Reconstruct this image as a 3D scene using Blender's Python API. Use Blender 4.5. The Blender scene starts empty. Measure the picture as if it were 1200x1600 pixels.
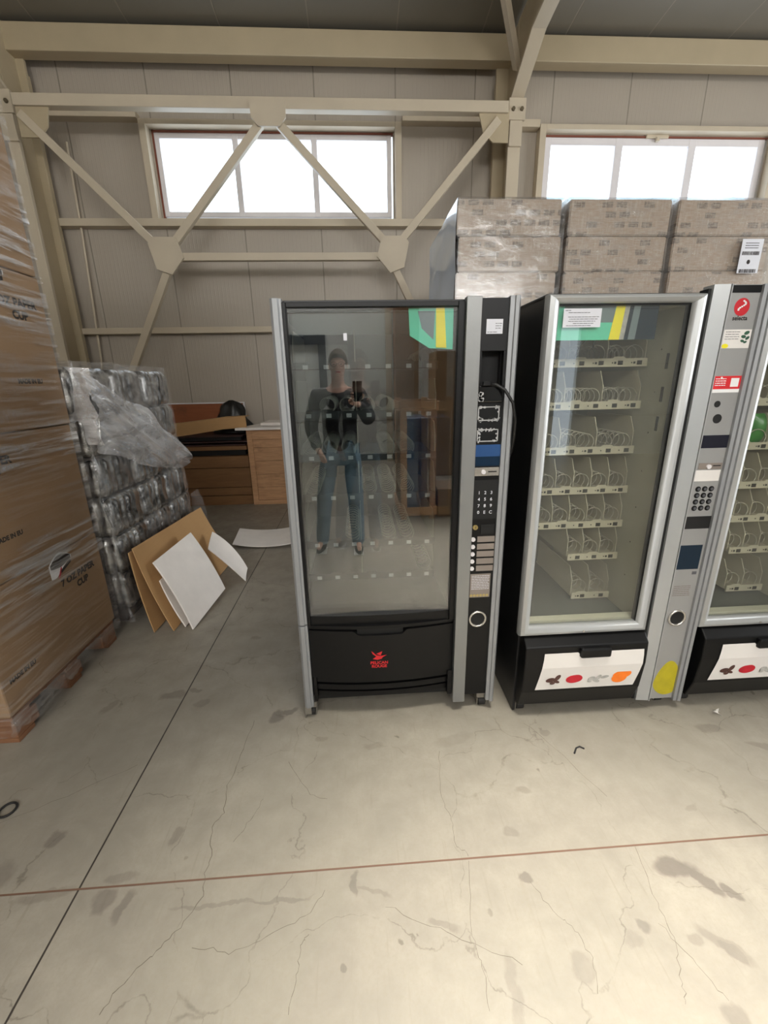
import bpy, math, random
from mathutils import Vector, Matrix, noise
R = math.radians
PI = math.pi
scn = bpy.context.scene
col = scn.collection
random.seed(7)

# ------------------------------------------------------------------ camera, world, lights, exposure
F = 660.0
VX, VY, DX = 640.0 - 600, 2942.0 - 800, 558.0 - 600
down = Vector((VX, VY, F)).normalized()
fwd = Vector((DX, -(F * F + DX * VX) / VY, F)).normalized()
rgt = down.cross(fwd)
Rw = Matrix((rgt, fwd, -down))                       # rows: world X, Y, Z in camera (x right, y down, z forward)
cx, cy, cz = Rw @ Vector((1, 0, 0)), Rw @ Vector((0, -1, 0)), Rw @ Vector((0, 0, -1))
cam_d = bpy.data.cameras.new('camera')
cam = bpy.data.objects.new('camera', cam_d)
col.objects.link(cam)
M4 = Matrix((cx, cy, cz)).transposed().to_4x4()
M4.translation = (0, 0, 1.55)
cam.matrix_world = M4
cam_d.sensor_fit = 'VERTICAL'
cam_d.sensor_height = 36
cam_d.lens = F / 1600 * 36
cam_d.clip_start = 0.01
scn.camera = cam

scn.view_settings.view_transform = 'Standard'
scn.view_settings.look = 'None'
scn.view_settings.gamma = 1
scn.view_settings.use_curve_mapping = False
scn.view_settings.exposure = 0.0

w = bpy.data.worlds.new('overcast_sky')
scn.world = w
w.use_nodes = True
w.node_tree.nodes['Background'].inputs[0].default_value = (0.78, 0.89, 1.0, 1)
w.node_tree.nodes['Background'].inputs[1].default_value = 3.4


def area(name, loc, rot, sx, sy, power, colr, portal=False):
    l = bpy.data.lights.new(name, 'AREA')
    l.shape = 'RECTANGLE'
    l.size, l.size_y, l.energy, l.color = sx, sy, power, colr
    if portal:
        l.cycles.is_portal = True
    o = bpy.data.objects.new(name, l)
    o.location, o.rotation_euler = loc, rot
    col.objects.link(o)
    return o


area('window_portal', (-0.93, 6.6, 4.1), (R(-90), 0, 0), 3.0, 1.0, 1, (1, 1, 1), True)
area('window_portal', (4.05, 6.6, 3.95), (R(-90), 0, 0), 3.0, 1.3, 1, (1, 1, 1), True)
# lamps for unseen roof lights, and fill lamps added out of view
o = area('unseen_roof_light', (0.7, 0.25, 5.83), (0, 0, 0), 1.2, 1.0, 42, (1.0, 0.95, 0.86))  # narrow spread added to make a bright pool on the floor
o.data.spread = R(35)
area('unseen_roof_light', (1.5, -0.2, 5.86), (0, 0, 0), 2.6, 1.6, 22, (1.0, 0.96, 0.90))
area('unseen_roof_light', (-0.8, -4.0, 6.05), (R(-35), 0, 0), 4.6, 1.2, 450, (1.0, 0.97, 0.92))  # added and tilted to brighten the front wall for the glass reflections
area('added_front_fill', (0.5, -5.2, 3.8), (R(92), 0, 0), 8.0, 0.9, 300, (1.0, 0.98, 0.96))  # unseen fill lamp added for the machine fronts; front wall has no window
area('added_side_fill', (8.5, 1.6, 2.6), (0, R(90), 0), 3.4, 4.0, 360, (0.95, 0.98, 1.0))  # unseen fill lamp added at the right; that wall has no door


# ------------------------------------------------------------------ materials
def lin(c):
    if isinstance(c, str):
        c = [int(c[i:i + 2], 16) for i in (0, 2, 4)]
    return tuple((v / 255 / 12.92 if v / 255 <= 0.04045 else ((v / 255 + 0.055) / 1.055) ** 2.4) for v in c) + (1,)


class NT:
    def __init__(s, name):
        s.m = bpy.data.materials.new(name)
        s.m.use_nodes = True
        s.t = s.m.node_tree
        s.t.nodes.clear()
        s.out = s.t.nodes.new('ShaderNodeOutputMaterial')

    def n(s, typ, props=None, **ins):
        nd = s.t.nodes.new('ShaderNode' + typ)
        for k, v in (props or {}).items():
            setattr(nd, k, v)
        for k, v in ins.items():
            key = int(k[1:]) if k[0] == '_' and k[1:].isdigit() else k.replace('_', ' ')
            s.set(nd.inputs[key], v)
        return nd

    def set(s, sock, v):
        if isinstance(v, bpy.types.NodeSocket):
            s.t.links.new(v, sock)
        elif isinstance(v, bpy.types.Node):
            s.t.links.new(v.outputs[0], sock)
        else:
            sock.default_value = v

    def math(s, op, a, b=0.0, c=0.0, clamp=False):
        return s.n('Math', {'operation': op, 'use_clamp': clamp}, _0=a, _1=b, _2=c).outputs[0]

    def mix(s, f, a, b):
        nd = s.n('Mix', {'data_type': 'RGBA'})
        s.set(nd.inputs[0], f)
        s.set(nd.inputs[6], a)
        s.set(nd.inputs[7], b)
        return nd.outputs[2]

    def coords(s, scale=(1, 1, 1), rot=(0, 0, 0)):
        tc = s.n('TexCoord')
        return s.n('Mapping', None, Vector=tc.outputs['Object'], Scale=scale, Rotation=rot).outputs[0]

    def noise(s, vec, scale=5, detail=4, rough=0.55, dist=0.0):
        return s.n('TexNoise', None, Vector=vec, Scale=scale, Detail=detail, Roughness=rough, Distortion=dist).outputs[0]

    def ramp(s, f, lo, hi, a=0.0, b=1.0):
        return s.n('MapRange', None, _0=f, _1=lo, _2=hi, _3=a, _4=b).outputs[0]

    def bump(s, h, strength=0.3, dist=0.01):
        return s.n('Bump', None, Strength=strength, Distance=dist, Height=h).outputs[0]

    def bsdf(s, **k):
        b = s.n('BsdfPrincipled', None, **k)
        return b

    def fin(s, sh):
        s.set(s.out.inputs[0], sh)
        return s.m


def plain(name, c, rough=0.5, metal=0.0, var=0.06, vs=6.0, coat=0.0, bump=0.0, bs=60.0, spec=0.5, alpha=1.0):
    t = NT(name)
    c = lin(c)
    v = t.coords()
    f = t.noise(v, vs, 5)
    a = tuple(x * (1 - var * 2) for x in c[:3]) + (1,)
    b = tuple(min(1, x * (1 + var * 2)) for x in c[:3]) + (1,)
    kw = dict(Base_Color=t.mix(f, a, b), Roughness=rough, Metallic=metal, Coat_Weight=coat, Specular_IOR_Level=spec)
    if bump:
        kw['Normal'] = t.bump(t.noise(v, bs, 4), bump, 0.003)
    return t.fin(t.bsdf(**kw))


def glass(name, refl=0.1, tint=(1, 1, 1, 1), dirt=0.0):
    """thin pane: clear see-through with a mirror layer growing at grazing angles"""
    t = NT(name)
    fr = t.n('LayerWeight', None, Blend=0.35).outputs['Facing']
    f = t.math('ADD', t.math('MULTIPLY', t.math('POWER', fr, 4.0), 0.7), refl, clamp=True)
    tr = t.n('BsdfTransparent', None, Color=tint)
    gl = t.n('BsdfGlossy', None, Roughness=0.0, Color=(1, 1, 1, 1))
    sh = t.n('MixShader', None, _0=f, _1=tr, _2=gl)
    if dirt:
        nz = t.noise(t.coords(), 3.0, 6)
        df = t.n('BsdfDiffuse', None, Color=(0.8, 0.8, 0.76, 1))
        sh = t.n('MixShader', None, _0=t.ramp(nz, 0.35, 0.75, dirt * 0.4, dirt), _1=sh.outputs[0], _2=df)
    return t.fin(sh)


def mat_floor():
    t = NT('polished_concrete')
    v = t.coords()
    wob = t.n('VectorMath', {'operation': 'MULTIPLY_ADD'}, _0=t.n('TexNoise', None, Vector=v, Scale=14.0, Detail=4.0).outputs[1],
              _1=(0.07, 0.07, 0), _2=v).outputs[0]
    big = t.noise(v, 0.9, 5, 0.6)
    mid = t.noise(v, 7.0, 7, 0.65, 0.3)
    fine = t.noise(v, 90.0, 4, 0.7)
    c = t.mix(t.ramp(big, 0.3, 0.7), lin('8b857a'), lin('a39c8f'))
    c = t.mix(t.ramp(mid, 0.35, 0.75, 0.0, 0.65), c, lin('7d776d'))
    c = t.mix(t.ramp(fine, 0.45, 0.75, 0.0, 0.35), c, lin('8b8272'))
    # fine scuffs stretched one way
    sc = t.noise(t.coords((30, 2.2, 1), (0, 0, 0.9)), 2.0, 5, 0.6)
    c = t.mix(t.ramp(sc, 0.6, 0.72, 0.0, 0.35), c, lin('7e7669'))
    sc = t.noise(t.coords((22, 1.6, 1), (0, 0, -0.5)), 2.0, 5, 0.6)
    c = t.mix(t.ramp(sc, 0.62, 0.72, 0.0, 0.3), c, lin('857c6d'))
    # web of faint shrinkage lines
    ve = t.n('TexVoronoi', {'feature': 'DISTANCE_TO_EDGE'}, Vector=t.n('VectorMath', {'operation': 'MULTIPLY_ADD'}, _0=t.n('TexNoise', None, Vector=v, Scale=3.0, Detail=6.0).outputs[1],
             _1=(0.5, 0.5, 0), _2=v).outputs[0], Scale=1.6).outputs[0]
    c = t.mix(t.math('MULTIPLY', t.ramp(ve, 0.001, 0.005, 0.7, 0.0), t.ramp(mid, 0.42, 0.6)), c, lin('6b6459'))
    # sparse dark specks
    vo = t.n('TexVoronoi', None, Vector=wob, Scale=7.0).outputs[0]
    c = t.mix(t.math('MULTIPLY', t.ramp(vo, 0.05, 0.08, 0.6, 0.0), t.ramp(big, 0.5, 0.56)), c, lin('5d554b'))
    # spills and stains where they lie: x, y, rx, ry, angle, strength
    ST = [(0.99, .925, .075, .035, -.15, 1), (1.06, .885, .05, .022, -.9, 1), (1.115, .85, .03, .016, -.7, 1),
          (-.45, 1.70, .035, .045, -.2, 1), (-.39, 1.735, .05, .018, .3, 1), (-1.02, 1.9, .07, .035, .2, .75),
          (-.91, 1.93, .04, .02, 0, .7), (-.85, 1.83, .05, .025, 0, .5), (-1.31, 1.84, .03, .05, -.4, .6),
          (-1.14, 1.18, .025, .035, -.4, .8), (-.71, 1.15, .022, .03, -.3, .6), (-1.25, 1.06, .05, .05, 0, .6),
          (-.86, .965, .035, .035, -.4, .75), (-.79, .945, .02, .045, -.3, .75), (-.83, 1.03, .05, .02, 0, .5), (-1.05, .99, .09, .02, .1, .5),
          (-.5, .93, .14, .008, 0, .5), (-.3, .925, .1, .007, 0, .55), (.49, .93, .022, .016, 0, .85), (.49, 1.08, .03, .02, 0, .45),
          (.79, .79, .022, .02, -.8, .75), (.74, .765, .025, .02, 0, .35), (.92, .755, .022, .02, 0, .5),
          (.99, .73, .075, .02, -.8, .5), (1.0, .71, .04, .018, -1, .7), (1.57, 1.47, .06, .025, -.2, .6),
          (1.71, 1.36, .06, .02, -.4, .6), (.6, 1.23, .03, .02, -.5, .5), (-.06, .955, .012, .035, 0, .7), (0, .93, .06, .008, -.4, .45),
          (-.09, .76, .01, .012, 0, .8), (.57, .71, .03, .03, 0, .45), (.90, .59, .03, .03, 0, .6), (.36, .67, .02, .09, -.1, .4),
          (-.22, 1.55, .03, .02, 0, .45), (.02, 1.5, .04, .02, 0, .4), (.8, 1.5, .02, .02, 0, .5), (.38, 1.5, .1, .03, .2, .3),
          (-.7, 2.4, .03, .02, 0, .5), (-.75, 2.9, .04, .03, 0, .5), (1.2, 1.12, .03, .015, .3, .4), (.2, .82, .05, .012, -.3, .5)]
    acc = None
    for (x, y, rx, ry, a, k) in ST:
        mp = t.n('Mapping', {'vector_type': 'TEXTURE'}, Vector=wob, Location=(x + .035, y + .035, 0), Rotation=(0, 0, a), Scale=(rx, ry, 1e3))
        ln = t.n('VectorMath', {'operation': 'LENGTH'}, _0=mp.outputs[0]).outputs['Value']
        m = t.ramp(ln, 0.75, 1.1, k * 0.55, 0.0)
        acc = m if acc is None else t.math('MAXIMUM', acc, m)
    c = t.mix(acc, c, lin('554c47'))
    # sawn joints
    sp = t.n('SeparateXYZ', None, Vector=v)
    jx = t.math('ABSOLUTE', t.math('SUBTRACT', t.math('PINGPONG', t.math('ADD', sp.outputs[0], 0.955 + 16), 4.0), 0.0))
    jy = t.math('ABSOLUTE', t.math('PINGPONG', t.math('ADD', sp.outputs[1], -1.006 + 16), 4.0))
    gx = t.ramp(jx, 0.0026, 0.0036, 1.0, 0.0)
    gy = t.ramp(jy, 0.0026, 0.0036, 1.0, 0.0)
    c = t.mix(gx, c, lin('3a3530'))
    c = t.mix(gy, c, lin('6f5546'))
    g = t.math('MAXIMUM', gx, gy)
    h = t.math('SUBTRACT', t.math('MULTIPLY', mid, 0.12), g)
    rough = t.ramp(mid, 0.3, 0.7, 0.34, 0.52)
    return t.fin(t.bsdf(Base_Color=c, Roughness=rough, Specular_IOR_Level=0.4, Normal=t.bump(h, 0.35, 0.004)))


def mat_panel(name, c1, c2, spacing=1.0, off=0.405, ribs=True, axis=0):
    t = NT(name)
    v = t.coords()
    sp = t.n('SeparateXYZ', None, Vector=v)
    x = sp.outputs[axis]
    d = t.math('PINGPONG', t.math('ADD', x, off + 20 * spacing), spacing / 2)
    line = t.ramp(d, 0.004, 0.009, 1.0, 0.0)
    rib = t.math('SINE', t.math('MULTIPLY', x, 2 * PI / 0.05))
    nz = t.noise(v, 1.3, 4)
    c = t.mix(nz, lin(c1), lin(c2))
    c = t.mix(line, c, lin('8a8376'))
    h = t.math('SUBTRACT', t.math('MULTIPLY', t.ramp(rib, 0.75, 1.0), 0.25 if ribs else 0.03), t.math('MULTIPLY', line, 0.5))
    return t.fin(t.bsdf(Base_Color=c, Roughness=0.42, Specular_IOR_Level=0.5, Normal=t.bump(h, 0.6, 0.006)))


def mat_wood(name, a, b, scale=1.0, axis_scale=(1, 6, 6), coat=0.0, rough=0.6):
    t = NT(name)
    v = t.coords(axis_scale)
    g = t.noise(v, 4 * scale, 6, 0.6, 1.2)
    k = t.noise(t.coords(), 5, 3)
    c = t.mix(t.ramp(g, 0.3, 0.7), lin(a), lin(b))
    c = t.mix(t.ramp(k, 0.62, 0.75, 0.0, 0.5), c, lin('5a3a24'))
    return t.fin(t.bsdf(Base_Color=c, Roughness=rough, Coat_Weight=coat, Normal=t.bump(g, 0.2, 0.003)))


def mat_card(name, a, b, streak=0.25, coat=0.0):
    t = NT(name)
    n1 = t.noise(t.coords(), 2.5, 5)
    n2 = t.noise(t.coords((1, 1, 14)), 5, 4)
    c = t.mix(t.ramp(n1, 0.3, 0.7), lin(a), lin(b))
    c = t.mix(t.ramp(n2, 0.55, 0.8, 0.0, streak), c, lin('7d5f44'))
    return t.fin(t.bsdf(Base_Color=c, Roughness=0.7, Coat_Weight=coat, Coat_Roughness=0.15, Normal=t.bump(n2, 0.15, 0.003)))


def mat_printed(name):
    """carton print seen through several turns of film"""
    t = NT(name)
    v = t.coords()
    inf = t.n('ObjectInfo').outputs['Random']
    vv = t.n('VectorMath', {'operation': 'ADD'}, _0=v, _1=t.n('CombineXYZ', None, X=t.math('MULTIPLY', inf, 9.0), Y=0.0, Z=inf).outputs[0]).outputs[0]
    br = t.n('TexBrick', {'offset': 0.3}, Vector=t.n('Mapping', None, Vector=vv, Rotation=(R(90), 0, 0)).outputs[0],
             Color1=(0, 0, 0, 1), Color2=(1, 1, 1, 1), Mortar=(1, 1, 1, 1), Scale=1.0, Mortar_Size=0.014, Brick_Width=0.11, Row_Height=0.066)
    blk = t.math('LESS_THAN', br.outputs[0], 0.38)
    blk = t.math('MULTIPLY', blk, t.ramp(t.noise(vv, 60, 3), 0.25, 0.5))
    weave = t.noise(t.n('Mapping', None, Vector=vv, Scale=(1, 1, 9)).outputs[0], 14, 5, 0.7)
    weave2 = t.noise(t.n('Mapping', None, Vector=vv, Scale=(9, 1, 1)).outputs[0], 9, 5, 0.7)
    c = t.mix(t.noise(vv, 3, 3), lin('94806e'), lin('a38e7c'))
    c = t.mix(t.math('MULTIPLY', blk, 0.8), c, lin('574c46'))
    c = t.mix(t.ramp(weave, 0.42, 0.7, 0.0, 0.75), c, lin('b3ab9d'))
    c = t.mix(t.ramp(weave2, 0.5, 0.75, 0.0, 0.6), c, lin('c0b9ab'))
    h = t.math('ADD', weave, weave2)
    return t.fin(t.bsdf(Base_Color=c, Roughness=0.4, Coat_Weight=0.9, Coat_Roughness=0.12, Normal=t.bump(h, 0.35, 0.004)))


def mat_film(name, fac_lo, fac_hi, lo, hi, scale=(1, 1.5, 30), rot=(0, 0, 0), nscale=2.0, white=0.35, rough=0.14, bumpd=0.006, bands=()):
    """stretch film: see-through with glossy creases and thicker whitish turns"""
    t = NT(name)
    v = t.coords(scale, rot)
    st = t.noise(v, nscale, 6, 0.62, 0.4)
    zone = t.noise(t.coords(), 1.7, 3)
    zf = t.ramp(zone, 0.4, 0.62, 0.15, 1.0)
    if bands:                                        # heights where the film streaks are strongest
        zz = t.n('SeparateXYZ', None, Vector=t.coords()).outputs[2]
        zf = t.math('MULTIPLY', zf, 0.5)
        for zb_, zh_ in bands:
            d_ = t.math('ABSOLUTE', t.math('SUBTRACT', zz, zb_))
            zf = t.math('MAXIMUM', zf, t.ramp(d_, zh_ * 0.6, zh_, 1.0, 0.0))
    f = t.math('MULTIPLY', t.ramp(st, lo, hi, 0.0, 1.0), zf)
    f = t.n('MapRange', None, _0=f, _1=0.0, _2=1.0, _3=fac_lo, _4=fac_hi).outputs[0]
    nb = t.bump(t.math('ADD', st, t.math('MULTIPLY', t.noise(t.coords(), 9, 5, 0.6, 0.6), 1.2)), 0.8, bumpd)
    gl = t.n('BsdfGlossy', None, Roughness=rough, Color=(1, 1, 1, 1), Normal=nb)
    df = t.n('BsdfDiffuse', None, Color=(0.92, 0.92, 0.93, 1), Normal=nb)
    body = t.n('MixShader', None, _0=white, _1=gl, _2=df)
    tr = t.n('BsdfTransparent', None, Color=(1, 1, 1, 1))
    return t.fin(t.n('MixShader', None, _0=f, _1=tr, _2=body))


def mat_packs():
    t = NT('shrink_wrapped_cans')
    v = t.coords()
    n1 = t.noise(v, 9, 6, 0.6, 0.8)
    n2 = t.noise(t.coords((4, 4, 1)), 6, 4)
    c = t.mix(t.ramp(n1, 0.35, 0.65), lin('3a3836'), lin('d2d0cc'))
    c = t.mix(t.ramp(n2, 0.5, 0.65, 0.0, 0.55), c, lin('3a3836'))
    return t.fin(t.bsdf(Base_Color=c, Roughness=0.2, Metallic=0.75, Coat_Weight=0.8, Coat_Roughness=0.08,
                        Normal=t.bump(t.noise(v, 26, 6, 0.65, 1.0), 0.7, 0.008)))


MT = {}
MT['floor'] = mat_floor()
MT['crack'] = plain('crack_dirt', '6a6257', 0.9)
MT['wall'] = mat_panel('wall_panel', 'a89e91', 'b3a99b')
MT['wall_plain'] = mat_panel('far_wall_panel', 'd2d6d4', 'dcdfdc', 1.0, 0.2, False, 2)
MT['wall_side'] = mat_panel('side_wall_panel', 'a8a092', 'b2aa9b', 1.0, 0.2, True, 1)
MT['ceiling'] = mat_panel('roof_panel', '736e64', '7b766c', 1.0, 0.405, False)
MT['steel'] = plain('cream_painted_steel', 'b3a488', 0.45, var=0.05, vs=3, bump=0.1)
MT['steel_lt'] = plain('pale_painted_steel', 'c6b9a3', 0.45, var=0.05, vs=3, bump=0.1)
MT['bolt'] = plain('bolt_zinc', '6f6450', 0.5, 0.6)
MT['upvc'] = plain('white_window_frame', 'e6e2e4', 0.35, var=0.03)
MT['foamseal'] = plain('orange_mounting_foam', '7d4a3a', 0.9, bump=0.5)
MT['winglass'] = glass('window_glass', 0.03)
MT['alu'] = plain('brushed_aluminium', '9a9c9e', 0.5, 0.45, var=0.04, bump=0.1, bs=120)
MT['alu_d'] = plain('grey_anodised_strip', '8e8f8e', 0.42, 0.55, var=0.04, bump=0.1, bs=150)
MT['alu_w'] = plain('silver_lacquered_frame', 'b6b8b8', 0.35, 0.45, var=0.03)
MT['panel_s'] = plain('silver_lacquered_panel', 'a6a6a5', 0.4, 0.4, var=0.03, bump=0.08, bs=200)
MT['black'] = plain('satin_black_plastic', '0b0b0c', 0.4, var=0.1, spec=0.3)
MT['black_g'] = plain('gloss_black_plastic', '101011', 0.12, var=0.1)
MT['black_m'] = plain('matt_black', '0c0c0c', 0.7, var=0.1)
MT['dark_side'] = plain('dark_grey_sheet_metal', '202021', 0.35, 0.2, var=0.08)
MT['cream'] = plain('cream_plastic', 'c9c7b4', 0.45, var=0.04)
MT['tray'] = plain('cream_tray_plastic', 'bcb5a0', 0.45, var=0.05)
MT['inner_w'] = plain('pale_cabinet_lining', 'aca999', 0.5, var=0.04)
MT['inner_d'] = plain('grey_cabinet_lining', '303230', 0.5, var=0.04)
MT['tray_k'] = plain('dark_tray_plastic', '242622', 0.5)
MT['drop'] = plain('dark_grey_drop_floor', '5a5f5c', 0.4, var=0.05)
MT['coil'] = plain('spiral_wire', 'b7b1a2', 0.3, 0.4, var=0.03)
MT['tagk'] = plain('black_price_tag', '26241f', 0.6)
MT['g_out'] = glass('display_glass_outer', 0.105, (0.97, 0.98, 0.98, 1))
MT['g_in'] = glass('display_glass_inner', 0.075, (0.74, 0.78, 0.78, 1))
MT['g_m2'] = glass('display_glass_clear', 0.045, (0.96, 0.97, 0.95, 1), 0.03)
MT['teal'] = plain('teal_reflection', '5fcfae', 0.5)  # teal, slate and yellow paint the reflection in the display glass
MT['yellow'] = plain('yellow_print_and_reflection', 'f2e41e', 0.5)
MT['slate'] = plain('slate_reflection', '6d7b80', 0.5)
MT['paper'] = plain('white_paper', 'dcdde4', 0.6, var=0.02)
MT['ink'] = plain('grey_ink', '55565a', 0.8)
MT['ink_b'] = plain('black_print', '2a221e', 0.8)
MT['red'] = plain('red_print', 'c3202c', 0.4)
MT['redl'] = plain('bright_red_print', 'd8262e', 0.4)
MT['white'] = plain('white_print', 'eeeeee', 0.4, var=0.02)
MT['blue'] = plain('blue_screen_film', '2c4f80', 0.2)
MT['blue_d'] = plain('dark_blue_screen_film', '10283f', 0.15)
MT['screen'] = plain('dark_display', '20202c', 0.15)
MT['window_d'] = plain('dark_blue_window', '142636', 0.12)
MT['glue'] = plain('torn_glue_residue', 'b4b4b4', 0.5, var=0.3, vs=60)
MT['taupe'] = plain('taupe_button_strip', '857b73', 0.5)
MT['steelb'] = plain('polished_steel', 'cfcbc4', 0.2, 0.8)
MT['brass'] = plain('brass_lock', 'b3a06a', 0.3, 0.8)
MT['ledw'] = plain('white_button', 'dcd8da', 0.3)
MT['green_p'] = plain('dark_green_print', '2f5a44', 0.5)
MT['pear'] = plain('yellow_green_fruit_print', 'b5a81e', 0.5, var=0.2, vs=12)
MT['beans'] = plain('brown_bean_print', '4a2d26', 0.5)
MT['tomato'] = plain('red_fruit_print', 'b8182a', 0.4, var=0.2, vs=20)
MT['nuts'] = plain('grey_nut_print', 'a9a7a2', 0.5, var=0.3, vs=50)
MT['orange'] = plain('orange_fruit_print', 'f0781a', 0.5, var=0.1, vs=30)
MT['label_w'] = plain('white_glossy_label', 'e4e0dc', 0.3, var=0.02)
MT['caster'] = plain('zinc_caster', '8f8a80', 0.45, 0.5, var=0.2, vs=30)
MT['rubber'] = plain('black_rubber', '1c1a19', 0.7)
MT['cable'] = plain('black_cable', '161616', 0.45)
MT['carton'] = mat_card('brown_cup_carton', '8b6f50', '987b5c')
MT['carton_p'] = mat_printed('printed_carton_under_film')
MT['film_a'] = mat_film('stretch_film_on_cartons', 0.03, 0.85, 0.46, 0.66, (1, 1.1, 16), (R(-12), 0, 0), 2.2, 0.3, 0.12, 0.006, ((2.1, .38), (1.28, .13), (.72, .16)))
MT['film_b'] = mat_film('stretch_film_on_grey_packs', 0.12, 0.5, 0.42, 0.66, (3, 3, 6), (R(20), 0, 0), 2.0, 0.3)
MT['film_c'] = mat_film('loose_crumpled_film', 0.35, 0.95, 0.34, 0.58, (2, 2.2, 7), (R(35), 0, 0), 1.6, 0.45, 0.16, 0.014)
MT['film_d'] = mat_film('stretch_film_on_printed_cartons', 0.3, 0.85, 0.35, 0.65, (1, 14, 1), (0, 0, 0), 1.5, 0.3, 0.1)
MT['film_e'] = mat_film('glossy_film_on_carton_side', 0.75, 1.0, 0.3, 0.6, (1, 3, 1), (0, 0, 0), 3, 0.2, 0.33, 0.008)
MT['sky_sheen_film'] = plain('film_with_painted_sky_sheen', 'b9d4f5', 0.3, var=0.06, vs=4, coat=0.8, bump=0.6, bs=9)  # sky sheen of the window painted into the film as pale blue
MT['film_f'] = mat_film('glossy_film_on_carton_front', 0.03, 0.4, 0.45, 0.72, (3, 1, 9), (0, R(4), 0), 2.0, 0.35, 0.16)
MT['packs'] = mat_packs()
MT['pallet'] = mat_wood('pallet_wood', '9c7a54', 'b59468', 1, (2, 2, 8))
MT['pallet_r'] = mat_wood('reddish_pallet_block', '7c5238', '8f6648', 1, (3, 3, 8))
MT['pallet_d'] = mat_wood('dark_stained_pallet_wood', '3a3029', '4a3d33', 1, (2, 2, 8))
MT['crate'] = mat_wood('pine_crate_board', 'b0865f', 'd2a37a', 0.8, (1.2, 6, 9))
MT['brownb'] = mat_wood('brown_board', '7b5634', '8a633e', 0.6, (1, 4, 6))
MT['redb'] = mat_wood('red_brown_board', '8a4c28', '96552f', 0.6, (1, 4, 6))
MT['darkb'] = plain('dark_maroon_sheet', '3a201c', 0.5)
MT['card'] = mat_card('tan_cardboard_sheet', 'b78f5f', 'c29a6a', 0.15)
MT['card_e'] = plain('cardboard_edge', '8a6844', 0.8)
MT['foam'] = plain('white_foam_sheet', 'efe9e3', 0.8, var=0.05, vs=8, bump=0.3, bs=200)
MT['bag'] = plain('black_plastic_bag', '141414', 0.35, bump=0.8, bs=14)
MT['skin'] = plain('skin', 'e8bda8', 0.5, var=0.05)
MT['hair'] = plain('short_grey_hair', '857c74', 0.8, var=0.2, vs=80, bump=0.6, bs=200)
MT['jacket'] = plain('navy_black_jacket', '15171c', 0.6, var=0.12, vs=9, bump=0.4, bs=18)
MT['jeans'] = plain('blue_denim', '7d9aae', 0.8, var=0.2, vs=8, bump=0.4, bs=25)
MT['greenbag'] = plain('green_snack_wrapper', '2f7d2a', 0.25, var=0.25, vs=30, bump=0.7, bs=25)
MT['pink'] = plain('pink_wrapper', 'c98b84', 0.3, var=0.2, vs=30, bump=0.5, bs=25)
MT['door_d'] = plain('dark_grey_door', '4a4f54', 0.5)
MT['hedge'] = plain('distant_pale_buildings', 'c6d6da', 0.9, var=0.2, vs=0.6)


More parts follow.
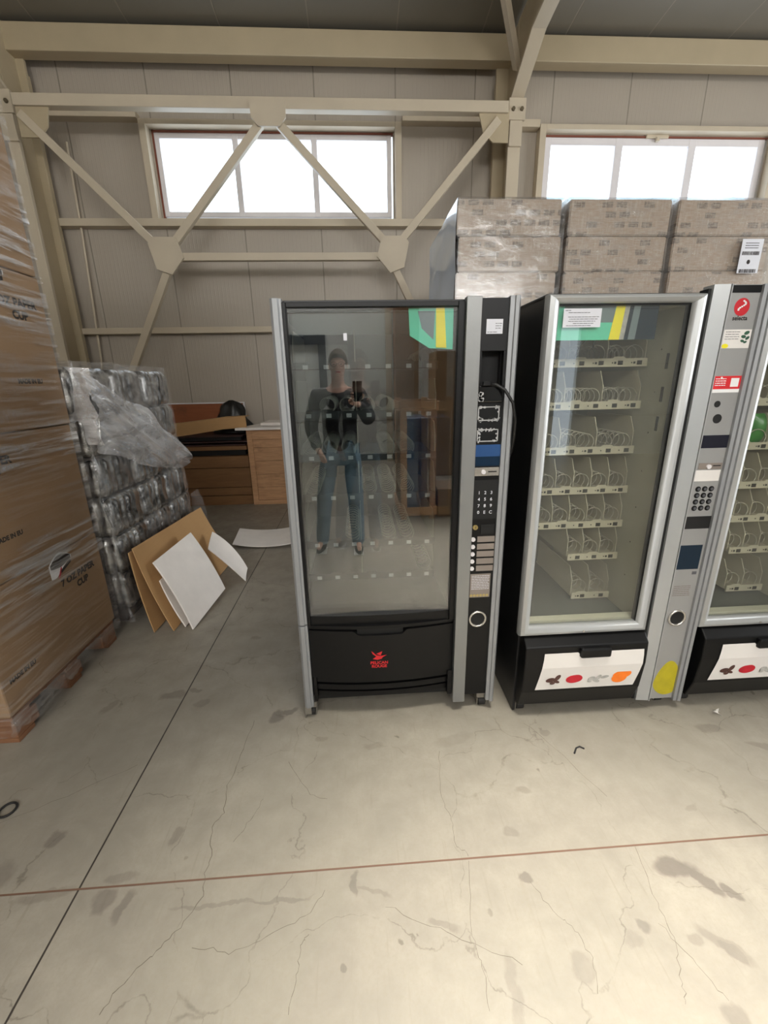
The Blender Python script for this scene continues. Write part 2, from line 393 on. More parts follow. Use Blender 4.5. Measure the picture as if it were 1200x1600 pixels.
# ------------------------------------------------------------------ mesh helpers
class MB:
    def __init__(s):
        s.v, s.f, s.mi = [], [], []

    def add(s, vs, fs, mi=0):
        o = len(s.v)
        s.v += [tuple(p) for p in vs]
        s.f += [tuple(i + o for i in f) for f in fs]
        s.mi += [mi] * len(fs)
        return s

    def box(s, x0, x1, y0, y1, z0, z1, mi=0):
        vs = [(x, y, z) for z in (z0, z1) for y in (y0, y1) for x in (x0, x1)]
        return s.add(vs, [(0, 2, 3, 1), (4, 5, 7, 6), (0, 1, 5, 4), (2, 6, 7, 3), (0, 4, 6, 2), (1, 3, 7, 5)], mi)

    def loft(s, rings, mi=0, cap=True, closed=False):
        n = len(rings[0])
        vs = [p for r in rings for p in r]
        fs = []
        m = len(rings)
        for i in range(m if closed else m - 1):
            for j in range(n):
                a, b = i * n + j, i * n + (j + 1) % n
                k = (i + 1) % m
                fs.append((a, b, k * n + (j + 1) % n, k * n + j))
        if cap and not closed:
            fs += [tuple(range(n))[::-1], tuple((m - 1) * n + j for j in range(n))]
        return s.add(vs, fs, mi)

    def tube(s, pts, r, n=8, mi=0, cap=True, closed=False, rr=None):
        pts = [Vector(p) for p in pts]
        rings = []
        up = None
        m = len(pts)
        for i, p in enumerate(pts):
            if closed:
                d = (pts[(i + 1) % m] - pts[i - 1]).normalized()
            else:
                d = (pts[min(i + 1, m - 1)] - pts[max(i - 1, 0)]).normalized()
            if up is None:
                up = Vector((0, 0, 1)) if abs(d.z) < 0.9 else Vector((1, 0, 0))
            a = d.cross(up).normalized()
            up = a.cross(d).normalized()
            q = rr[i] if rr else r
            rings.append([p + q * (math.cos(2 * PI * k / n) * a + math.sin(2 * PI * k / n) * up) for k in range(n)])
        return s.loft(rings, mi, cap, closed)

    def cyl(s, p0, p1, r0, r1=None, n=20, mi=0):
        return s.tube([p0, p1], r0, n, mi, rr=[r0, r0 if r1 is None else r1])

    def poly(s, pts, depth, plane='xz', mi=0):
        """flat polygon given in a plane, extruded from depth[0] to depth[1]"""
        m = {'xz': lambda a, b, d: (a, d, b), 'yz': lambda a, b, d: (d, a, b), 'xy': lambda a, b, d: (a, b, d)}[plane]
        return s.loft([[m(a, b, depth[0]) for a, b in pts], [m(a, b, depth[1]) for a, b in pts]], mi)

    def bar(s, p0, p1, wd, hd, mi=0, up=(0, 1, 0)):
        """rectangular bar between two points; wd across 'up', hd along 'up'"""
        p0, p1 = Vector(p0), Vector(p1)
        d = (p1 - p0).normalized()
        u = Vector(up)
        a = d.cross(u).normalized() * wd / 2
        b = a.cross(d).normalized() * hd / 2
        return s.loft([[p + a + b, p - a + b, p - a - b, p + a - b] for p in (p0, p1)] and
                      [[p + sa * a + sb * b for sa, sb in ((1, 1), (-1, 1), (-1, -1), (1, -1))] for p in (p0, p1)], mi)

    def sheet(s, fn, nu, nv, th=None, mi=0):
        """grid surface fn(u,v)->point; th gives it a real thickness along its normal"""
        P = [[Vector(fn(i / nu, j / nv)) for j in range(nv + 1)] for i in range(nu + 1)]
        vs = [p for r in P for p in r]
        n = nv + 1
        fs = [(i * n + j, (i + 1) * n + j, (i + 1) * n + j + 1, i * n + j + 1) for i in range(nu) for j in range(nv)]
        if th:
            N = []
            for i in range(nu + 1):
                for j in range(nv + 1):
                    a = P[min(i + 1, nu)][j] - P[max(i - 1, 0)][j]
                    b = P[i][min(j + 1, nv)] - P[i][max(j - 1, 0)]
                    N.append(a.cross(b).normalized())
            k = len(vs)
            vs = vs + [p - q * th for p, q in zip(vs, N)]
            fs = fs + [tuple(x + k for x in f)[::-1] for f in fs]
            rim = [i * n for i in range(nu + 1)] + [nu * n + j for j in range(1, nv + 1)] + \
                  [i * n + nv for i in range(nu - 1, -1, -1)] + [j for j in range(nv - 1, 0, -1)]
            for a, b in zip(rim, rim[1:] + rim[:1]):
                fs.append((b, a, a + k, b + k))
        return s.add(vs, fs, mi)

    def ell(s, c, rx, rz, y, mi=0, n=24, rot=0.0, th=0.0008, half=None):
        pts = []
        for k in range(n):
            a = 2 * PI * k / n
            x, z = rx * math.cos(a), rz * math.sin(a)
            pts.append((c[0] + x * math.cos(rot) - z * math.sin(rot), c[1] + x * math.sin(rot) + z * math.cos(rot)))
        return s.poly(pts, (y - th, y), 'xz', mi)

    def sphere(s, c, r, n=12, m=8, sc=(1, 1, 1), mi=0):
        rings = []
        for i in range(1, m):
            a = PI * i / m
            rings.append([(c[0] + r * sc[0] * math.sin(a) * math.cos(2 * PI * k / n), c[1] + r * sc[1] * math.sin(a) * math.sin(2 * PI * k / n),
                           c[2] + r * sc[2] * math.cos(a)) for k in range(n)])
        return s.loft(rings, mi)

    def build(s, name, mats, parent=None, bevel=0.0, smooth=False, sub=0):
        if not isinstance(mats, (list, tuple)):
            mats = [mats]
        off = world_loc(parent)
        me = bpy.data.meshes.new(name)
        me.from_pydata([(x - off[0], y - off[1], z - off[2]) for x, y, z in s.v], [], s.f)
        for m in mats:
            me.materials.append(MT[m])
        me.polygons.foreach_set('material_index', s.mi)
        me.update()
        import bmesh
        bm = bmesh.new()
        bm.from_mesh(me)
        bmesh.ops.recalc_face_normals(bm, faces=bm.faces)
        bm.to_mesh(me)
        bm.free()
        if smooth:
            me.polygons.foreach_set('use_smooth', [True] * len(me.polygons))
            if smooth != 'all':
                me.set_sharp_from_angle(angle=R(40))
        o = bpy.data.objects.new(name, me)
        col.objects.link(o)
        if parent:
            o.parent = parent
        if bevel:
            b = o.modifiers.new('bevel', 'BEVEL')
            b.width, b.segments, b.limit_method, b.angle_limit = bevel, 2, 'ANGLE', R(40)
        if sub:
            b = o.modifiers.new('subsurf', 'SUBSURF')
            b.levels = b.render_levels = sub
        return o


def world_loc(o):
    v = Vector((0, 0, 0))
    while o:
        v += o.location
        o = o.parent
    return v


def thing(name, label, cat, loc=(0, 0, 0), group=None):
    o = bpy.data.objects.new(name, None)
    col.objects.link(o)
    o.location = loc
    o.empty_display_size = 0.1
    return tag(o, label, cat, group)


def tag(o, label, cat, group=None, kind=None):
    o['label'], o['category'] = label, cat
    if group:
        o['group'] = group
    if kind:
        o['kind'] = kind
    return o


def struct(mb, name, mats, **k):
    o = mb.build(name, mats, **k)
    o['kind'] = 'structure'
    return o


def sub_copy(o, parent, loc=None, label=None):
    c = o.copy()
    col.objects.link(c)
    c.parent = parent
    if loc is not None:
        c.location = loc
    if label:
        c['label'] = label
    return c


def copy_tree(o, parent=None, loc=None):
    c = sub_copy(o, parent, loc)
    for ch in list(o.children):
        copy_tree(ch, c)
    return c


def text(s, size, org, plane='xz', mb=None, mi=0, th=0.0006, align='CENTER', bold=0.0, rot=0.0, sx=1.0):
    cu = bpy.data.curves.new('lettering', 'FONT')
    cu.body, cu.size, cu.align_x, cu.align_y = s, size, align, 'CENTER'
    cu.offset = bold
    cu.resolution_u = 3
    o = bpy.data.objects.new('lettering', cu)
    col.objects.link(o)
    me = bpy.data.meshes.new_from_object(o.evaluated_get(bpy.context.evaluated_depsgraph_get()))
    vs = []
    for v in me.vertices:
        a, b = v.co.x * sx, v.co.y
        a, b = a * math.cos(rot) - b * math.sin(rot), a * math.sin(rot) + b * math.cos(rot)
        if plane == 'xz':
            vs.append((org[0] + a, org[1] - th, org[2] + b))
        else:
            vs.append((org[0] + th, org[1] + a, org[2] + b))
    fs = [tuple(p.vertices) for p in me.polygons]
    bpy.data.objects.remove(o)
    bpy.data.curves.remove(cu)
    bpy.data.meshes.remove(me)
    mb = mb or MB()
    mb.add(vs, fs, mi)
    return mb


# ================================================================== the setting
YW = 6.5
struct(MB().box(-7, 9, -5.4, 7.2, -0.2, 0), 'floor', 'floor')
floor = bpy.data.objects['floor']
CR = [[(-.55, 1.69), (-.56, 1.52), (-.58, 1.35), (-.56, 1.23), (-.59, 1.18), (-.56, 1.08), (-.56, 1.01), (-.54, .96), (-.58, .89), (-.62, .84), (-.66, .8), (-.7, .75), (-.73, .69)],
      [(-.42, 1.28), (-.46, 1.18), (-.5, 1.11)], [(-.35, 1.44), (-.24, 1.28), (-.16, 1.25)], [(.3, 1.44), (.27, 1.23), (.29, 1.14), (.29, 1.05), (.33, 1.01)],
      [(.32, 1.0), (.28, .8), (.29, .73), (.28, .62)], [(-.53, .83), (-.42, .81), (-.32, .84), (-.21, .88), (-.15, .96)], [(-.2, .84), (-.22, .81), (-.22, .75), (-.24, .66)],
      [(.5, .92), (.55, .83), (.59, .78), (.6, .72), (.57, .64)], [(.03, .89), (.19, .82), (.28, .78), (.42, .72)], [(.9, 1.0), (.87, .86), (.86, .75), (.81, .66), (.79, .61)],
      [(.73, 1.57), (.83, 1.38), (.92, 1.15)], [(.84, .79), (.88, .69), (.91, .6)], [(-1.5, 1.2), (-1.2, 1.35), (-.95, 1.5)]]
mb = MB()
for k, c in enumerate(CR):
    pts = []
    for (a, b) in zip(c, c[1:]):
        for i in range(6):
            u = i / 6
            x, y = a[0] + (b[0] - a[0]) * u, a[1] + (b[1] - a[1]) * u
            pts.append((x + random.uniform(-.005, .005), y + random.uniform(-.005, .005)))
    for a, b in zip(pts, pts[1:]):
        d = Vector((b[0] - a[0], b[1] - a[1])).normalized()
        wd = (0.0011 if k == 0 else 0.0007) * random.uniform(.6, 1.2)
        nx, ny = -d.y * wd, d.x * wd
        mb.add([(a[0] + nx, a[1] + ny, .0004), (a[0] - nx, a[1] - ny, .0004), (b[0] - nx, b[1] - ny, .0004), (b[0] + nx, b[1] + ny, .0004)], [(0, 1, 2, 3)])
mb.build('hairline_crack', 'crack', floor)

# back wall with two window openings
W1 = (-2.42, 0.56, 3.62, 4.56)
W2 = (2.52, 5.56, 3.30, 4.56)
mb = MB()
for x0, x1, z0, z1 in [(-7, W1[0], 0, 6.2), (W1[0], W1[1], 0, W1[2]), (W1[0], W1[1], W1[3], 6.2), (W1[1], W2[0], 0, 6.2),
                       (W2[0], W2[1], 0, W2[2]), (W2[0], W2[1], W2[3], 6.2), (W2[1], 9, 0, 6.2)]:
    mb.box(x0, x1, YW, YW + .1, z0, z1)
struct(mb, 'wall_back', 'wall')
struct(MB().box(-6.7, -6.6, -5.4, 6.6, 0, 6.6), 'wall_left', 'wall_side')
struct(MB().box(8.6, 8.7, -5.4, 6.6, 0, 6.6), 'wall_right', 'wall_side')
mb = MB()
for x0, x1, z0, z1 in [(-7, 3.95, 0, 6.6), (3.95, 4.35, 2.5, 6.6), (4.35, 9, 0, 6.6)]:
    mb.box(x0, x1, -5.4, -5.3, z0, z1)
struct(mb, 'wall_front', 'wall_plain')


def zc(y):
    return 5.42 + (6.2 - y) * 0.075


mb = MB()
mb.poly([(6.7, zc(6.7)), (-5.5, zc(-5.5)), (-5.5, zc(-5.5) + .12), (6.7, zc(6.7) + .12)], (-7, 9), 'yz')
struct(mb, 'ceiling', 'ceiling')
struct(MB().box(-2.2, -.72, -5.3, -5.26, 0, 2.25, 1).box(-2.34, -2.2, -5.3, -5.2, 0, 2.42).box(-.72, -.58, -5.3, -5.2, 0, 2.42).box(-2.2, -.72, -5.3, -5.2, 2.25, 2.42), 'door_1', ['door_d', 'wall_plain'])
struct(MB().box(-7, -2.34, -5.3, -5.27, 0, .13).box(-.58, 3.9, -5.3, -5.27, 0, .13), 'baseboard_front', 'door_d')


def window(n, x0, x1, z0, z1, handle):
    fr = MB()
    y0, y1 = YW + .01, YW + .07
    t = .06 if not handle else .085
    xs = [x0 + .02, x0 + .02 + (x1 - x0 - .04) / 3, x0 + .02 + 2 * (x1 - x0 - .04) / 3, x1 - .02]
    fr.box(xs[0], xs[3], y0, y1, z0 + .02, z0 + .02 + t).box(xs[0], xs[3], y0, y1, z1 - .02 - t, z1 - .02)
    for i, x in enumerate(xs):
        fr.box(x - (.0 if i == 0 else t if i == 3 else t * .6), x + (t if i == 0 else 0 if i == 3 else t * .6), y0 - .003, y1, z0 + .021, z1 - .021)
    o = struct(fr, 'window_%d' % n, 'upvc', bevel=.006)
    gl = MB()
    for a, b in zip(xs, xs[1:]):
        gl.box(a + .02, b - .02, y0 + .03, y0 + .034, z0 + .05, z1 - .05)
    gl.build('window_pane', 'winglass', o)
    g = MB()
    g.box(x0, x1, YW - .004, YW + .05, z1 - .022, z1 - .003).box(x0 + .003, x0 + .022, YW - .004, YW + .05, z0, z1)
    g.build('foam_seal', 'foamseal', o)
    if handle:
        h = MB()
        xm = (x0 + x1) / 2
        h.box(xm - .16, xm + .14, y0 - .03, y0 - .003, z1 - .03, z1 + .03).box(xm - .03, xm + .01, y0 - .05, y0 - .01, z1 - .07, z1 - .02)
        h.build('window_opener', 'steel_lt', o, bevel=.004)
    # steel lining around the opening
    s = MB()
    s.box(x0 - .1, x0 - .02, YW - .12, YW - .002, z0 - .06, z1 + .06).box(x1 + .02, x1 + .1, YW - .12, YW - .002, z0 - .06, z1 + .06)
    s.box(x0 - .02, x1 + .02, YW - .12, YW - .002, z1 + .004, z1 + .06)
    struct(s, 'trim_%d' % n, 'steel_lt', bevel=.004)


window(1, *W1, False)
window(2, *W2, True)
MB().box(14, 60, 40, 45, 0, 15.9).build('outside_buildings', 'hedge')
tag(bpy.data.objects['outside_buildings'], 'pale low building seen far off through the right window', 'building')

# roof light sheets (unseen opaque white panels above the roof lamps)
struct(MB().box(.15, 2.85, -1.05, .65, 5.87, 5.88), 'trim_3', 'white')
struct(MB().box(-3.2, 1.6, -4.6, -3.4, 6.155, 6.16), 'trim_4', 'white')

# ------------------------------------------------------------------ steel frame
def girt(z, h, x0, x1, label):
    o = MB().box(x0, x1, YW - .13, YW - .003, z - h / 2, z + h / 2).build('wall_girt', 'steel_lt', bevel=.004)
    tag(o, label, 'beam')


girt(4.66, .07, -3.62, W1[0] - .11, 'short pale steel wall rail left of the three-pane window, just under the bracing top bar')
girt(4.66, .07, W1[1] + .11, 1.9, 'short pale steel wall rail between the left window and the middle column')
girt(4.62, .08, 2.16, W2[0] - .11, 'stub of pale steel rail between the middle column and the right window')
girt(3.54, .085, -3.72, 1.9, 'long pale steel wall rail running under the left window sill')
girt(2.27, .075, -3.72, 1.9, 'lowest pale steel wall rail, above the grey wrapped packs')
MB().box(-6.5, 8.5, 6.2, 6.36, 5.13, 5.38).build('eave_beam', 'steel', bevel=.008)
tag(bpy.data.objects['eave_beam'], 'deep cream steel eave beam running along the wall under the roof', 'beam')


def column(x, wd, label):
    t = thing('steel_column', label, 'column', (x, 6.1, 0))
    m = MB().box(x - wd / 2, x + wd / 2, 6.0, 6.05, 0, 4.55)
    m.build('inner_flange', 'steel_lt', t, bevel=.004)
    MB().box(x - .012, x + .012, 6.05, 6.36, 0, 5.4).build('web', 'steel', t)
    MB().box(x - .16, x + .1, 6.33, 6.37, 0, 5.13).box(x - .16, x + .1, 6.37, 6.4, 0, 5.0).build('outer_flange', 'steel', t, bevel=.004)
    p = MB().box(x - .1, x + .1, 5.96, 6.0, 4.45, 4.66).box(x - .075, x + .075, 5.97, 6.0, 4.2, 4.45).build('splice_plate', 'steel_lt', t, bevel=.004)
    for s in (-.05, .05):
        MB().cyl((x + s, 5.965, 4.55), (x + s, 5.94, 4.55), .022, n=6).build('bolt', 'bolt', p)
    # haunch and rafter, rising away from the wall under the roof
    k = [(6.0, 4.66), (5.43, 4.95), (2.0, 5.28), (-5.3, 5.85)]
    m = MB()
    for a, b in zip(k, k[1:]):
        m.loft([[(x - wd / 2, a[0], a[1]), (x + wd / 2, a[0], a[1]), (x + wd / 2, a[0] + .015, a[1] + .03), (x - wd / 2, a[0] + .015, a[1] + .03)],
                [(x - wd / 2, b[0], b[1]), (x + wd / 2, b[0], b[1]), (x + wd / 2, b[0] + .01, b[1] + .03), (x - wd / 2, b[0] + .01, b[1] + .03)]])
    m.build('rafter_flange', 'steel_lt', t)
    m = MB()
    m.poly([(6.33, 4.4), (6.0, 4.6)] + [(a, b + .02) for a, b in k] + [(-5.3, zc(-5.3) - .02), (6.33, zc(6.33) - .02)], (x - .008, x + .008), 'yz')
    m.build('rafter_web', 'steel', t)
    MB().bar((x - .02, 6.0, 4.95), (x - .55, 5.2, 5.42), .07, .07).build('roof_brace', 'steel_lt', t)
    return t


column(-3.76, .12, 'left steel column behind the tall carton stack, paint cream, at the frame edge')
column(1.97, .15, 'middle cream steel column with two-bolt plate between the two windows')

# bracing in front of the wall
YB = 5.92
tb = thing('wind_bracing', 'cream steel K bracing with hexagonal gusset plates across the left bay', 'bracing', (-.9, YB, 0))
MB().box(-3.6, 1.84, YB - .05, YB + .05, 4.475, 4.585).build('top_chord', 'steel_lt', tb, bevel=.006)
GL, GR, GT = (-2.21, 3.06), (.49, 3.07), (-.885, 4.46)


def hexp(c, f=1):
    return [(c[0] - .2 * f, c[1] + .1), (c[0] - .15 * f, c[1] + .17), (c[0] + .13 * f, c[1] + .17), (c[0] + .19 * f, c[1] - .05), (c[0] + .03 * f, c[1] - .23), (c[0] - .14 * f, c[1] - .17)]


MB().poly(hexp(GL), (YB - .065, YB - .04)).build('gusset_plate', 'steel_lt', tb)
MB().poly(hexp(GR, -1), (YB - .065, YB - .04)).build('gusset_plate', 'steel_lt', tb)
MB().poly([(GT[0] - .2, GT[1] + .09), (GT[0] + .2, GT[1] + .09), (GT[0] + .19, GT[1] - .07), (GT[0] + .12, GT[1] - .15), (GT[0] - .12, GT[1] - .15), (GT[0] - .19, GT[1] - .07)],
          (YB - .065, YB - .04)).build('gusset_plate', 'steel_lt', tb)
MB().poly([(1.5, 4.5), (1.86, 4.5), (1.86, 4.2), (1.68, 4.2), (1.56, 4.3)], (YB - .02, YB)).build('gusset_plate', 'steel', tb)
MB().poly([(-3.6, 4.5), (-3.25, 4.5), (-3.3, 4.3), (-3.4, 4.2), (-3.6, 4.2)], (YB - .02, YB)).build('gusset_plate', 'steel', tb)
for a, b in [((-3.57, YB, 4.42), (GL[0] - .12, YB, GL[1] + .09)), ((GT[0] - .1, YB, GT[1] - .1), (GL[0] + .1, YB, GL[1] + .13)),
             ((GT[0] + .1, YB, GT[1] - .1), (GR[0] - .1, YB, GR[1] + .13)), ((1.74, YB, 4.42), (GR[0] + .1, YB, GR[1] + .12)),
             ((GL[0] - .02, YB, GL[1] - .15), (-3.7, YB, .25)), ((GR[0] + .02, YB, GR[1] - .15), (1.9, YB, .25))]:
    MB().bar(a, b, .085, .07).build('diagonal_brace', 'steel_lt', tb, bevel=.005)
MB().bar((GL[0] + .1, YB, GL[1] - .03), (GR[0] - .1, YB, GL[1] - .03), .085, .07).build('lower_tie', 'steel_lt', tb, bevel=.005)
o = MB().tube([(-3.42, 6.44, 4.4), (-3.45, 6.44, 3.4), (-3.55, 6.44, 1.5), (-3.6, 6.44, .1)], .014).build('conduit', 'steel_lt', smooth=True)
tag(o, 'thin pale vertical conduit on the wall beside the left steel column', 'pipe')


# ================================================================== vending machine pieces
def helix(r=.034, turns=10, length=.42, wire=.0021):
    pts = []
    n = turns * 14
    for i in range(n + 1):
        a = 2 * PI * i / 14
        pts.append((r * math.cos(a - PI / 2), length * i / n, r + r * math.sin(a - PI / 2) + .004))
    return MB().tube(pts, wire, 5)


coil_src = helix().build('spiral_coil', 'coil', None, smooth='all')
coil_mesh = coil_src.data
bpy.data.objects.remove(coil_src)


def div_mesh(h):
    m = MB().poly([(0, 0), (-.0, h * .55), (.035, h), (.42, h), (.42, 0)], (-.0018, .0018), 'yz')
    o = m.build('divider', 'tray')
    me = o.data
    bpy.data.objects.remove(o)
    return me


div_hi, div_lo = div_mesh(.145), div_mesh(.13)


def tray(parent, x0, x1, yf, z, every, dens=1.0, pitch=.083, hi=True, mat='tray', tagm='tagk'):
    """one product tray: front rail with price tags, base, dividers and wire spirals"""
    m = MB()
    m.box(x0, x1, yf - .004, yf + .003, z - .022, z + .012)
    n = int(round((x1 - x0) / pitch))
    pit = (x1 - x0) / n
    for i in range(n):
        c = x1 - pit * (i + .5)
        if i % 2 == 1:
            m.poly([(c - .03, z + .011), (c - .02, z + .019), (c + .02, z + .019), (c + .03, z + .011)], (yf - .004, yf + .003))
    m.box(x0, x1, yf, yf + .44, z - .012, z - .004)
    for i in range(n):
        c = x1 - pit * (i + .5)
        m.box(c - .03, c - .025, yf - .0052, yf - .004, z - .009, z - .004, 1)
        if random.random() < .6:
            m.box(c - .02, c - .011, yf - .0052, yf - .004, z - .011, z - .002, 1)
    o = m.build('tray', [mat, 'tagk'], parent)
    tg = MB().box(-.004, .018, -.0056, -.004, -.015, .002).build('price_tag', tagm)
    tg.parent = o
    for i in range(n):
        q = tg if i == 0 else sub_copy(tg, o)
        q.location = Vector((x1 - pit * (i + .5), yf, z)) - world_loc(o)
    wl = world_loc(o)
    for i in range(n):
        c = x1 - pit * (i + .5)
        if random.random() < dens:
            k = bpy.data.objects.new('spiral_coil', coil_mesh)
            col.objects.link(k)
            k.parent = o
            k.location = Vector((c, yf + .012, z - .004)) - wl
            k.rotation_euler = (0, 0, 0)
        if i % every == 0:
            k = bpy.data.objects.new('divider', div_hi if hi else div_lo)
            col.objects.link(k)
            k.parent = o
            k.location = Vector((x1 - pit * i - .003, yf + .012, z - .004)) - wl
    k = bpy.data.objects.new('divider', div_hi if hi else div_lo)
    col.objects.link(k)
    k.parent = o
    k.location = Vector((x0 + .002, yf + .012, z - .004)) - wl
    return o


def caster(x, y, parent):
    m = MB().box(x - .025, x + .025, y - .02, y + .02, .045, .075)
    m.box(x - .025, x - .021, y - .03, y + .02, .015, .05).box(x + .021, x + .025, y - .03, y + .02, .015, .05)
    o = m.build('caster', 'caster', parent, bevel=.002)
    MB().cyl((x - .016, y - .008, .024), (x + .016, y - .008, .024), .0235, n=20).build('wheel', 'rubber', o, smooth=True)


def lines(mb, x0, x1, y, z0, z1, n, th, mi=0, jitter=True, plane='xz'):
    """rows of tiny print"""
    for i in range(n):
        z = z1 - (z1 - z0) * (i + .5) / n
        x = x0
        while x < x1 - .004:
            wd = random.uniform(.004, .016)
            mb.box(x, min(x + wd, x1), y - .0004, y, z - th / 2, z + th / 2, mi)
            x += wd + .002
        if jitter and random.random() < .3:
            pass
    return mb


# ------------------------------------------------------------------ machine 1 (black)
M1Z = (1.62, 1.42, 1.235, 1.05, .82, .65)
YF = 1.69
m1 = thing('vending_machine', 'black glass-fronted snack vending machine with silver side rails, leftmost of the row', 'vending machine', (.15, YF + .4, 0))
X0, X1, XC = -.305, .61, .405
m = MB()
m.box(X0 - .004, X0 + .014, YF + .03, 2.55, .08, 1.84)
m.box(X1 - .018, X1, YF + .03, 2.55, .08, 1.84)
m.box(XC, XC + .012, YF + .06, 2.5, .1, 1.82)
m.box(X0, X1, 2.53, 2.55, .08, 1.84)
m.box(X0, X1, YF + .03, 2.55, 1.822, 1.84)
m.box(X0, X1, YF + .05, 2.55, .08, .1)
m.build('cabinet', 'dark_side', m1, bevel=.002)
m = MB()
m.box(X0 + .016, X0 + .02, YF + .05, 2.52, .5, 1.8).box(XC - .006, XC - .002, YF + .05, 2.52, .5, 1.8)
m.box(X0 + .02, XC - .006, 2.5, 2.504, .5, 1.8).box(X0 + .02, XC - .006, YF + .05, 2.5, .49, .5).box(X0 + .02, XC - .006, YF + .05, 2.5, 1.8, 1.806)
m.build('inner_lining', 'inner_d', m1)
for i, z in enumerate(M1Z):
    tray(m1, X0 + .04, XC - .06, YF + .2, z, 4, (.25, .6, .6, .5, .35, .15)[i], .083, True, 'tray_k', 'label_w')


# bowed front profile
def bow(x, a=-.265, b=.40, s=.03):
    u = (x - (a + b) / 2) / ((b - a) / 2)
    return YF + .012 - s * (1 - u * u)


def bowstrip(x0, x1, z0, z1, dy=0, th=.012, s=.03, n=24, fz0=None, fz1=None):
    """strip following the bowed front; fz* give the edge heights as functions of x"""
    rings = []
    for i in range(n + 1):
        x = x0 + (x1 - x0) * i / n
        y = bow(x, s=s) + dy
        a = fz0(x) if fz0 else z0
        b = fz1(x) if fz1 else z1
        rings.append([(x, y, a), (x, y, b), (x, y + th, b), (x, y + th, a)])
    return MB().loft(rings)


o = MB()
o.box(-.262, -.248, YF - .002, YF + .03, .5, 1.83).box(.383, .408, YF - .002, YF + .03, .5, 1.83).box(-.248, .383, YF - .002, YF + .03, 1.812, 1.83)
dr = o.build('glass_door_frame', 'black', m1, bevel=.002)
bowstrip(-.262, .408, .5, .545, 0, .03, .018).build('bottom_rail', 'black', dr)
MB().box(-.25, .385, YF + .012, YF + .016, .53, 1.815).build('outer_pane', 'g_out', m1)
# inner pane sits slightly out of parallel, which doubles every reflection
a = R(-2.3)
xc_, yc_ = .0675, YF + .046
m = MB()
cxs = []
for (dx, dy) in ((-.315, -.002), (.315, -.002), (.315, .002), (-.315, .002)):
    cxs.append((xc_ + dx * math.cos(a) - dy * math.sin(a), yc_ + dx * math.sin(a) + dy * math.cos(a)))
m.loft([[(x, y, .53) for x, y in cxs], [(x, y, 1.81) for x, y in cxs]])
m.build('inner_pane', 'g_in', m1)
# teal and yellow reflection painted as panels behind the glass, top right
m = MB()
m.poly([(.20, 1.81), (.37, 1.81), (.37, 1.665), (.28, 1.67), (.205, 1.715)], (YF + .024, YF + .027), mi=0)
m.poly([(.235, 1.80), (.30, 1.80), (.295, 1.70), (.25, 1.74)], (YF + .022, YF + .0235), mi=1)
m.poly([(.303, 1.81), (.335, 1.81), (.345, 1.67), (.305, 1.672)], (YF + .020, YF + .0215), mi=2)
m.build('painted_reflection', ['teal', 'slate', 'yellow'], m1)
m = MB().box(.005 - .05, .018 - .05, YF + .008, YF + .0118, 1.70, 1.725)
m.build('small_sticker', 'paper', m1)
# left silver rail, upper and lower length
for z0, z1 in ((.512, 1.842), (.06, .506)):
    m = MB()
    prof = [(X0, YF + .03), (X0 + .002, YF - .004), (X0 + .012, YF - .012), (X0 + .03, YF - .012), (X0 + .034, YF - .004), (X0 + .043, YF - .002), (X0 + .043, YF + .03)]
    m.loft([[(x, y, z0) for x, y in prof], [(x, y, z1) for x, y in prof]])
    m.build('side_rail', 'alu', m1, bevel=.0015)
MB().box(X0 - .001, X0 + .003, YF - .008, YF + .06, .002, .07).box(X0 + .003, X0 + .03, YF - .006, YF - .002, .02, .06).build('rail_foot', 'caster', m1)


# delivery flap with notch
def ztop(x):
    c = .066
    d = abs(x - c)
    return .478 if d > .12 else (.478 - (.12 - d) / .02 * .022 if d > .10 else .456)


fl = bowstrip(-.258, .405, .225, .475, -.008, .02, .035, 60, fz1=ztop).build('delivery_flap', 'black', m1, smooth=True)
bowstrip(-.04, .17, .452, .488, .006, .012, .035).build('flap_grip', 'black_m', fl)
bowstrip(-.258, .405, .484, .5, -.004, .03, .03).build('flap_rail', 'black', fl)
# red bird emblem and name
ly = bow(.055, s=.035) - .0085
m = MB()
m.poly([(.022, .375), (.030, .368), (.045, .352), (.062, .347), (.092, .352), (.074, .342), (.068, .333), (.05, .328), (.028, .333), (.038, .340), (.044, .346), (.028, .360)], (ly - .001, ly))
m.poly([(.045, .36), (.072, .372), (.064, .350)], (ly - .001, ly))
text('PELICAN', .021, (.057, ly - .0002, .312), mb=m, bold=.0006)
text('ROUGE', .021, (.057, ly - .0002, .293), mb=m, bold=.0006)
m.build('emblem', 'redl', fl)
m = MB()
for z0, z1, yy in ((.195, .222, 0), (.15, .178, .006), (.11, .135, .012)):
    for i in range(1):
        r = bowstrip(-.245, .395, z0, z1, yy, .02, .03)
        m.add(r.v, r.f)
m.box(-.255, -.24, YF, YF + .05, .09, .225).box(.385, .405, YF - .004, YF + .05, .09, .225)
m.build('louvre', 'black', m1, smooth=True)
MB().box(-.25, .6, YF + .04, YF + .06, .07, .23).build('plinth', 'black_m', m1)

